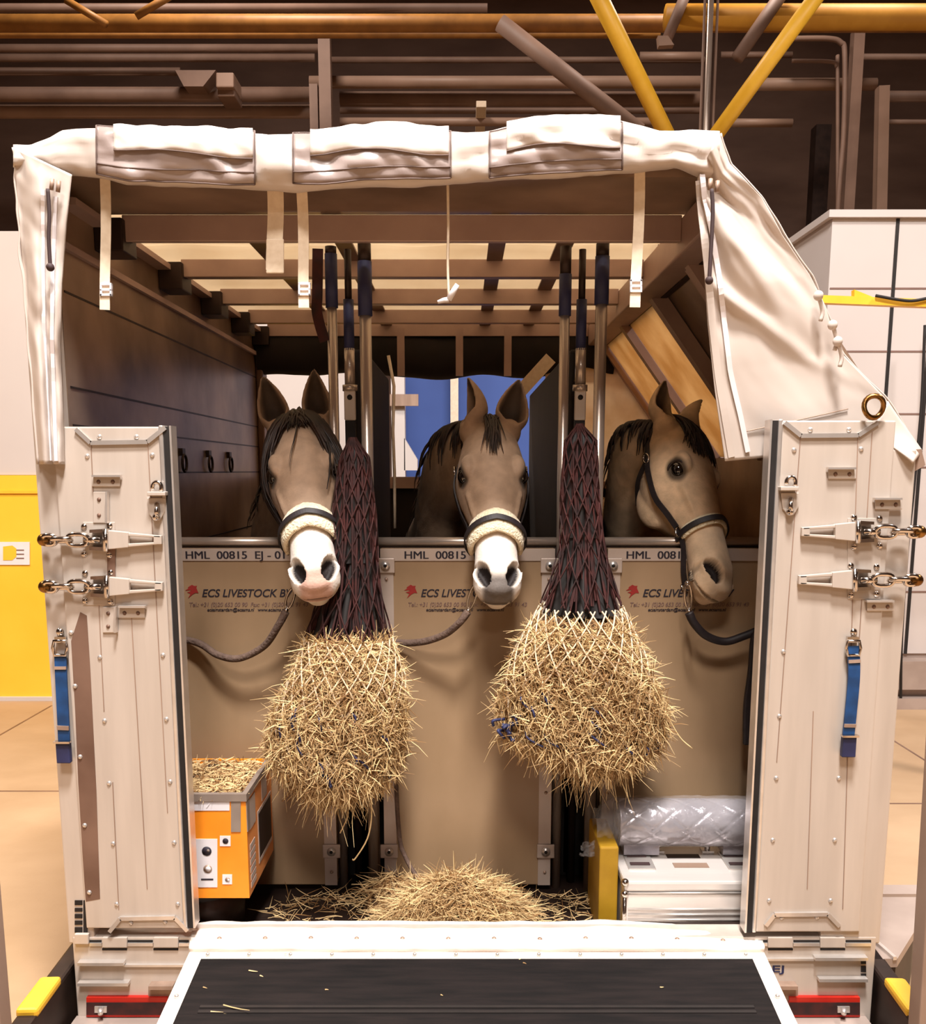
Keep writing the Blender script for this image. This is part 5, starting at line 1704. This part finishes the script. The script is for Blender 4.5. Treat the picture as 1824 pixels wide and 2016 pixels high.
# ------------------------------------------------------------------ the left corner: bucket, orange carton, hay on top
YC = 2.80
zc0, zc1 = P(430, 1768, YC).z, P(430, 1566, YC).z
xr_ = P(485, 1600, YC).x
xl_ = xr_ - .34
yb_ = 3.18
bk = thing('bucket', (xr_ - .17, 2.98, ZF), 'dark metal bucket under the orange carton', 'bucket')
bc = (xr_ - .19, 2.97)
build(MB().tube([(bc[0], bc[1], ZF + .001), (bc[0], bc[1], zc0 - .03)], [.125, .135], 28), 'shell', M['darkmetal'], bk)
build(MB().tube([(bc[0], bc[1], zc0 - .03), (bc[0], bc[1], zc0 - .002)], .142, 28), 'lid', M['black'], bk)
cr_ = thing('orange_carton', ((xl_ + xr_) / 2, (YC + yb_) / 2, zc0), 'orange printed carton filled with hay behind the left wing panel', 'carton')
wt_ = .008
mb = MB()
mb.box((xl_, YC, zc0), (xr_, YC + wt_, zc1)).box((xl_, yb_ - wt_, zc0), (xr_, yb_, zc1)).box((xl_, YC + wt_, zc0), (xl_ + wt_, yb_ - wt_, zc1))
mb.box((xl_ + wt_, YC + wt_, zc0), (xr_ - wt_, yb_ - wt_, zc0 + wt_))
mb.m(1).box((xr_ - wt_, YC + wt_, zc0), (xr_, yb_ - wt_, zc1))
build(mb, 'walls', [M['orange'], M['orange_side']], cr_)
mb = MB()
mb.box((xl_ - .004, YC - .006, zc1 - .018), (xr_ + .004, YC + .012, zc1 + .006)).box((xr_ - .012, YC + .012, zc1 - .018), (xr_ + .004, yb_, zc1 + .006))
mb.pxr(455, 1572, 474, 1638, YC - .003, .003)
mb.box((xr_ + .0002, YC, P(470, 1638, YC).z), (xr_ + .003, YC + .035, zc1 - .02))
build(mb, 'tape', M['grey'], cr_)
build(MB().pxr(340, 1578, 452, 1596, YC - .002, .002).bar(P(407, 1590, YC - .003), P(413, 1581, YC - .003), .003, .001, (0, 1, 0)), 'white_band', M['label'], cr_)
# printed picture: loudspeaker front and two small ones
def disc(mb, x, y, r_, Y):
    c = P(x, y, Y)
    k = r_ / F * Y
    mb.cyl((c.x, Y + .0012, c.z), (c.x, Y, c.z), k, 22)
prn = build(MB().pxr(384, 1652, 428, 1747, YC - .002, .002).pxr(433, 1646, 454, 1666, YC - .002, .002).pxr(438, 1722, 457, 1741, YC - .002, .002), 'printed_panel', M['label'], cr_)
for x_, y_, r_, m_, dy in ((407, 1676, 10, 'ink', 0), (444, 1656, 6, 'ink', 0), (409, 1711, 9, 'alu_dull', 0), (448, 1732, 5, 'alu_dull', 0), (410, 1711, 5.5, 'label', .0014), (450, 1733, 2.5, 'label', .0014), (410, 1675, 3, 'grey', .0014)):
    mb = MB()
    disc(mb, x_, y_, r_, YC - .0034 - dy)
    build(mb, 'printed_disc', M[m_], prn)
build(MB().pxr(396, 1730, 420, 1733, YC - .003, .001), 'printed_line', M['ink'], prn)
mb = MB()
for k in range(6):
    z0_ = lerp(zc0 + .02, zc1 - .17, k / 6)
    mb.box((xr_, YC + .03, z0_), (xr_ + .0015, YC + .10, z0_ + .018))
mb.box((xr_, YC + .04, zc1 - .13), (xr_ + .0015, YC + .12, zc1 - .03)).box((xr_, YC + .22, zc1 - .10), (xr_ + .0015, YC + .30, zc1 - .02))
mb.box((xr_, YC + .15, zc0 + .05), (xr_ + .0015, YC + .36, zc0 + .062)).box((xr_, YC + .15, zc0 + .22), (xr_ + .0015, YC + .36, zc0 + .232)).box((xr_, YC + .15, zc0 + .062), (xr_ + .0015, YC + .162, zc0 + .22))
build(mb, 'side_print', M['strip'], cr_)
build(MB().box((xr_, YC + .165, zc0 + .065), (xr_ + .0012, YC + .355, zc0 + .218)), 'side_picture', M['darkmetal'], cr_)
rnd = random.Random(41)
mb = MB()
mb.m(1).grid(lambda u, v: (lerp(xl_ + .012, xr_ - .012, u), lerp(YC + .012, yb_ - .012, v), zc1 - .02 + .022 * noise.noise((u * 6, v * 7, 2)) + .012 * math.sin(u * math.pi)), 30, 30).m(0)
mb.m(1).box((xl_ + .012, YC + .012, zc0 + .012), (xr_ - .012, yb_ - .012, zc1 - .05)).m(0)
for _ in range(2600):
    p = Vector((rnd.uniform(xl_ + .02, xr_ - .035), rnd.uniform(YC + .015, yb_ - .02), zc1 - .012 + rnd.uniform(-.01, .016)))
    blade(mb, p, Vector((rnd.gauss(0, 1), rnd.gauss(0, 1), rnd.gauss(.05, .25))), rnd.uniform(.012, .045), rnd.uniform(.001, .0024), rnd.gauss(0, .01), rnd)
tag(build(mb, 'chopped_hay', [M['hay'], M['haydark']]), 'pale chopped hay filling the orange carton to the brim', 'hay', kind='stuff')

# ------------------------------------------------------------------ the right corner: aluminium case, quilted roll, mustard board
YK = 2.80
x0, x1 = P(1230, 1780, YK).x, P(1490, 1780, YK).x + .05
zk1 = P(1350, 1735, YK).z
yk2 = G(1350, 1662, zk1).y
cs = thing('aluminium_case', ((x0 + x1) / 2, (YK + yk2) / 2, ZF), 'silver aluminium case with ribbed front standing behind the right wing panel', 'case')
zl_ = zk1 - .035
build(MB().box((x0, YK, ZF + .001), (x1, yk2, zl_ - .004)), 'body', M['case'], cs, bevel=.006)
build(MB().box((x0 - .003, YK - .004, zl_), (x1 + .003, yk2 + .003, zk1)), 'lid', M['case'], cs, bevel=.008)
mb = MB()
for dz in (.060, .078, .096, .004):
    mb.tube([(x0 + .012, YK - .001, zl_ - dz), (x1 - .012, YK - .001, zl_ - dz)], .004, 8)
build(mb, 'rib', M['bright'], cs)
mb = MB()
for x in (x0, x1):
    mb.tube([(x, YK, ZF + .01), (x, YK, zl_ - .01)], .008, 8)
    mb.sball((x, YK, zl_ - .008), .013)
    mb.sball((x, YK, zk1 - .004), .013)
build(mb, 'corner_trim', M['chrome'], cs)
hm = MB()
xc = P(1355, 1690, 2.95).x
yh = lerp(YK, yk2, .78)
hm.tube(catmull([(xc - .085, yh, zk1 + .004), (xc - .08, yh, zk1 + .024), (xc, yh, zk1 + .030), (xc + .08, yh, zk1 + .024), (xc + .085, yh, zk1 + .004)], 24), .009, 8)
hm.box((xc - .105, yh - .02, zk1), (xc - .065, yh + .02, zk1 + .01)).box((xc + .065, yh - .02, zk1), (xc + .105, yh + .02, zk1 + .01))
build(hm, 'handle', M['bright'], cs)
build(MB().box((xc - .055, lerp(YK, yk2, .34), zk1), (xc + .06, lerp(YK, yk2, .46), zk1 + .002)), 'name_plate', M['postgrey'], cs)
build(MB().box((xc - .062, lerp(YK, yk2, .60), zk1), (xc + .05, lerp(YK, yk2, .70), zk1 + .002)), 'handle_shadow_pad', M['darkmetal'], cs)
for k, dx in enumerate((-.165, .165)):
    mb = MB().box((xc + dx - .045, lerp(YK, yk2, .28), zk1), (xc + dx + .045, lerp(YK, yk2, .75), zk1 + .006))
    q = build(mb, 'lock', M['bright'], cs, bevel=.002)
    each('lock_dial', [MB().box((xc + dx - .035, lerp(YK, yk2, v), zk1 + .006), (xc + dx + .03, lerp(YK, yk2, v + .06), zk1 + .010)) for v in (.36, .58)], M['zip'], q)
yr = 3.02
rr_ = .080
zr_ = zk1 + rr_ + .036
xa, xb = P(1215, 1610, yr).x, P(1490, 1610, yr).x + .04
def rollf(u, v):
    a = v * 2 * math.pi
    x = lerp(xa, xb, u)
    k = rr_ * (1 + .02 * noise.noise((x * 9, math.cos(a) * 2, math.sin(a) * 2)))
    # diamond quilting
    q1 = abs(((x / .115 + a / 1.2) % 1) - .5)
    q2 = abs(((x / .115 - a / 1.2) % 1) - .5)
    k -= .0045 * (math.exp(-(q1 / .035) ** 2) + math.exp(-(q2 / .035) ** 2))
    return (x, yr - k * math.cos(a), zr_ - .006 * (u) + k * math.sin(a))
mb = MB().grid(rollf, 120, 84, wrap=True)
rl_ = thing('quilted_roll', ((xa + xb) / 2, yr, zk1), 'silver quilted roll in clear plastic lying on the aluminium case', 'roll')
nn_ = 84
mb.f.append(tuple(range(nn_))); mb.mi.append(0); mb.sm.append(False)
mb.f.append(tuple(range(len(mb.v) - nn_, len(mb.v)))[::-1]); mb.mi.append(0); mb.sm.append(False)
build(mb, 'quilt', M['roll'], rl_)
def wrapf(u, v):
    a = v * 2 * math.pi
    x = lerp(xa - .075, xb, u)
    if u < .12:
        k = lerp(.055, rr_ + .006, u / .12) + .014 * noise.noise((u * 90, math.cos(a) * 3, math.sin(a) * 3))
    else:
        k = rr_ + .005 + .004 * noise.noise((x * 30, math.cos(a) * 5, math.sin(a) * 5))
    return (x, yr - k * math.cos(a), zr_ + k * math.sin(a) - (.02 * (1 - u / .12) if u < .12 else 0))
build(MB().grid(wrapf, 130, 60, wrap=True), 'plastic_wrap', M['film'], rl_)
def tail(u, v):
    return (xa - .03 - .09 * u + .02 * noise.noise((u * 6, v * 6, 1)), yr - .02 + .03 * noise.noise((u * 7, v * 7, 9)), zr_ - .05 - .05 * v - .02 * u + .02 * noise.noise((u * 5, v * 5, 4)))
build(MB().grid(tail, 14, 14), 'wrap_tail', M['film'], rl_)
# blocks of packing that carry the roll
build(MB().box((xa + .02, yr - .04, zk1 + .011), (xa + .14, yr + .03, zr_ - rr_ + .012)).box((xb - .16, yr - .04, zk1 + .011), (xb - .04, yr + .03, zr_ - rr_ + .012)), 'fold', M['roll'], rl_)
xm0, xm1 = P(1180, 1740, 2.88).x, P(1221, 1740, 2.88).x
tag(build(MB().box((xm0, 2.88, ZF), (xm1 - .006, 3.14, P(1200, 1668, 2.88).z)), 'mustard_tub', M['mustard'], bevel=.006), 'mustard yellow box standing left of the aluminium case', 'box')
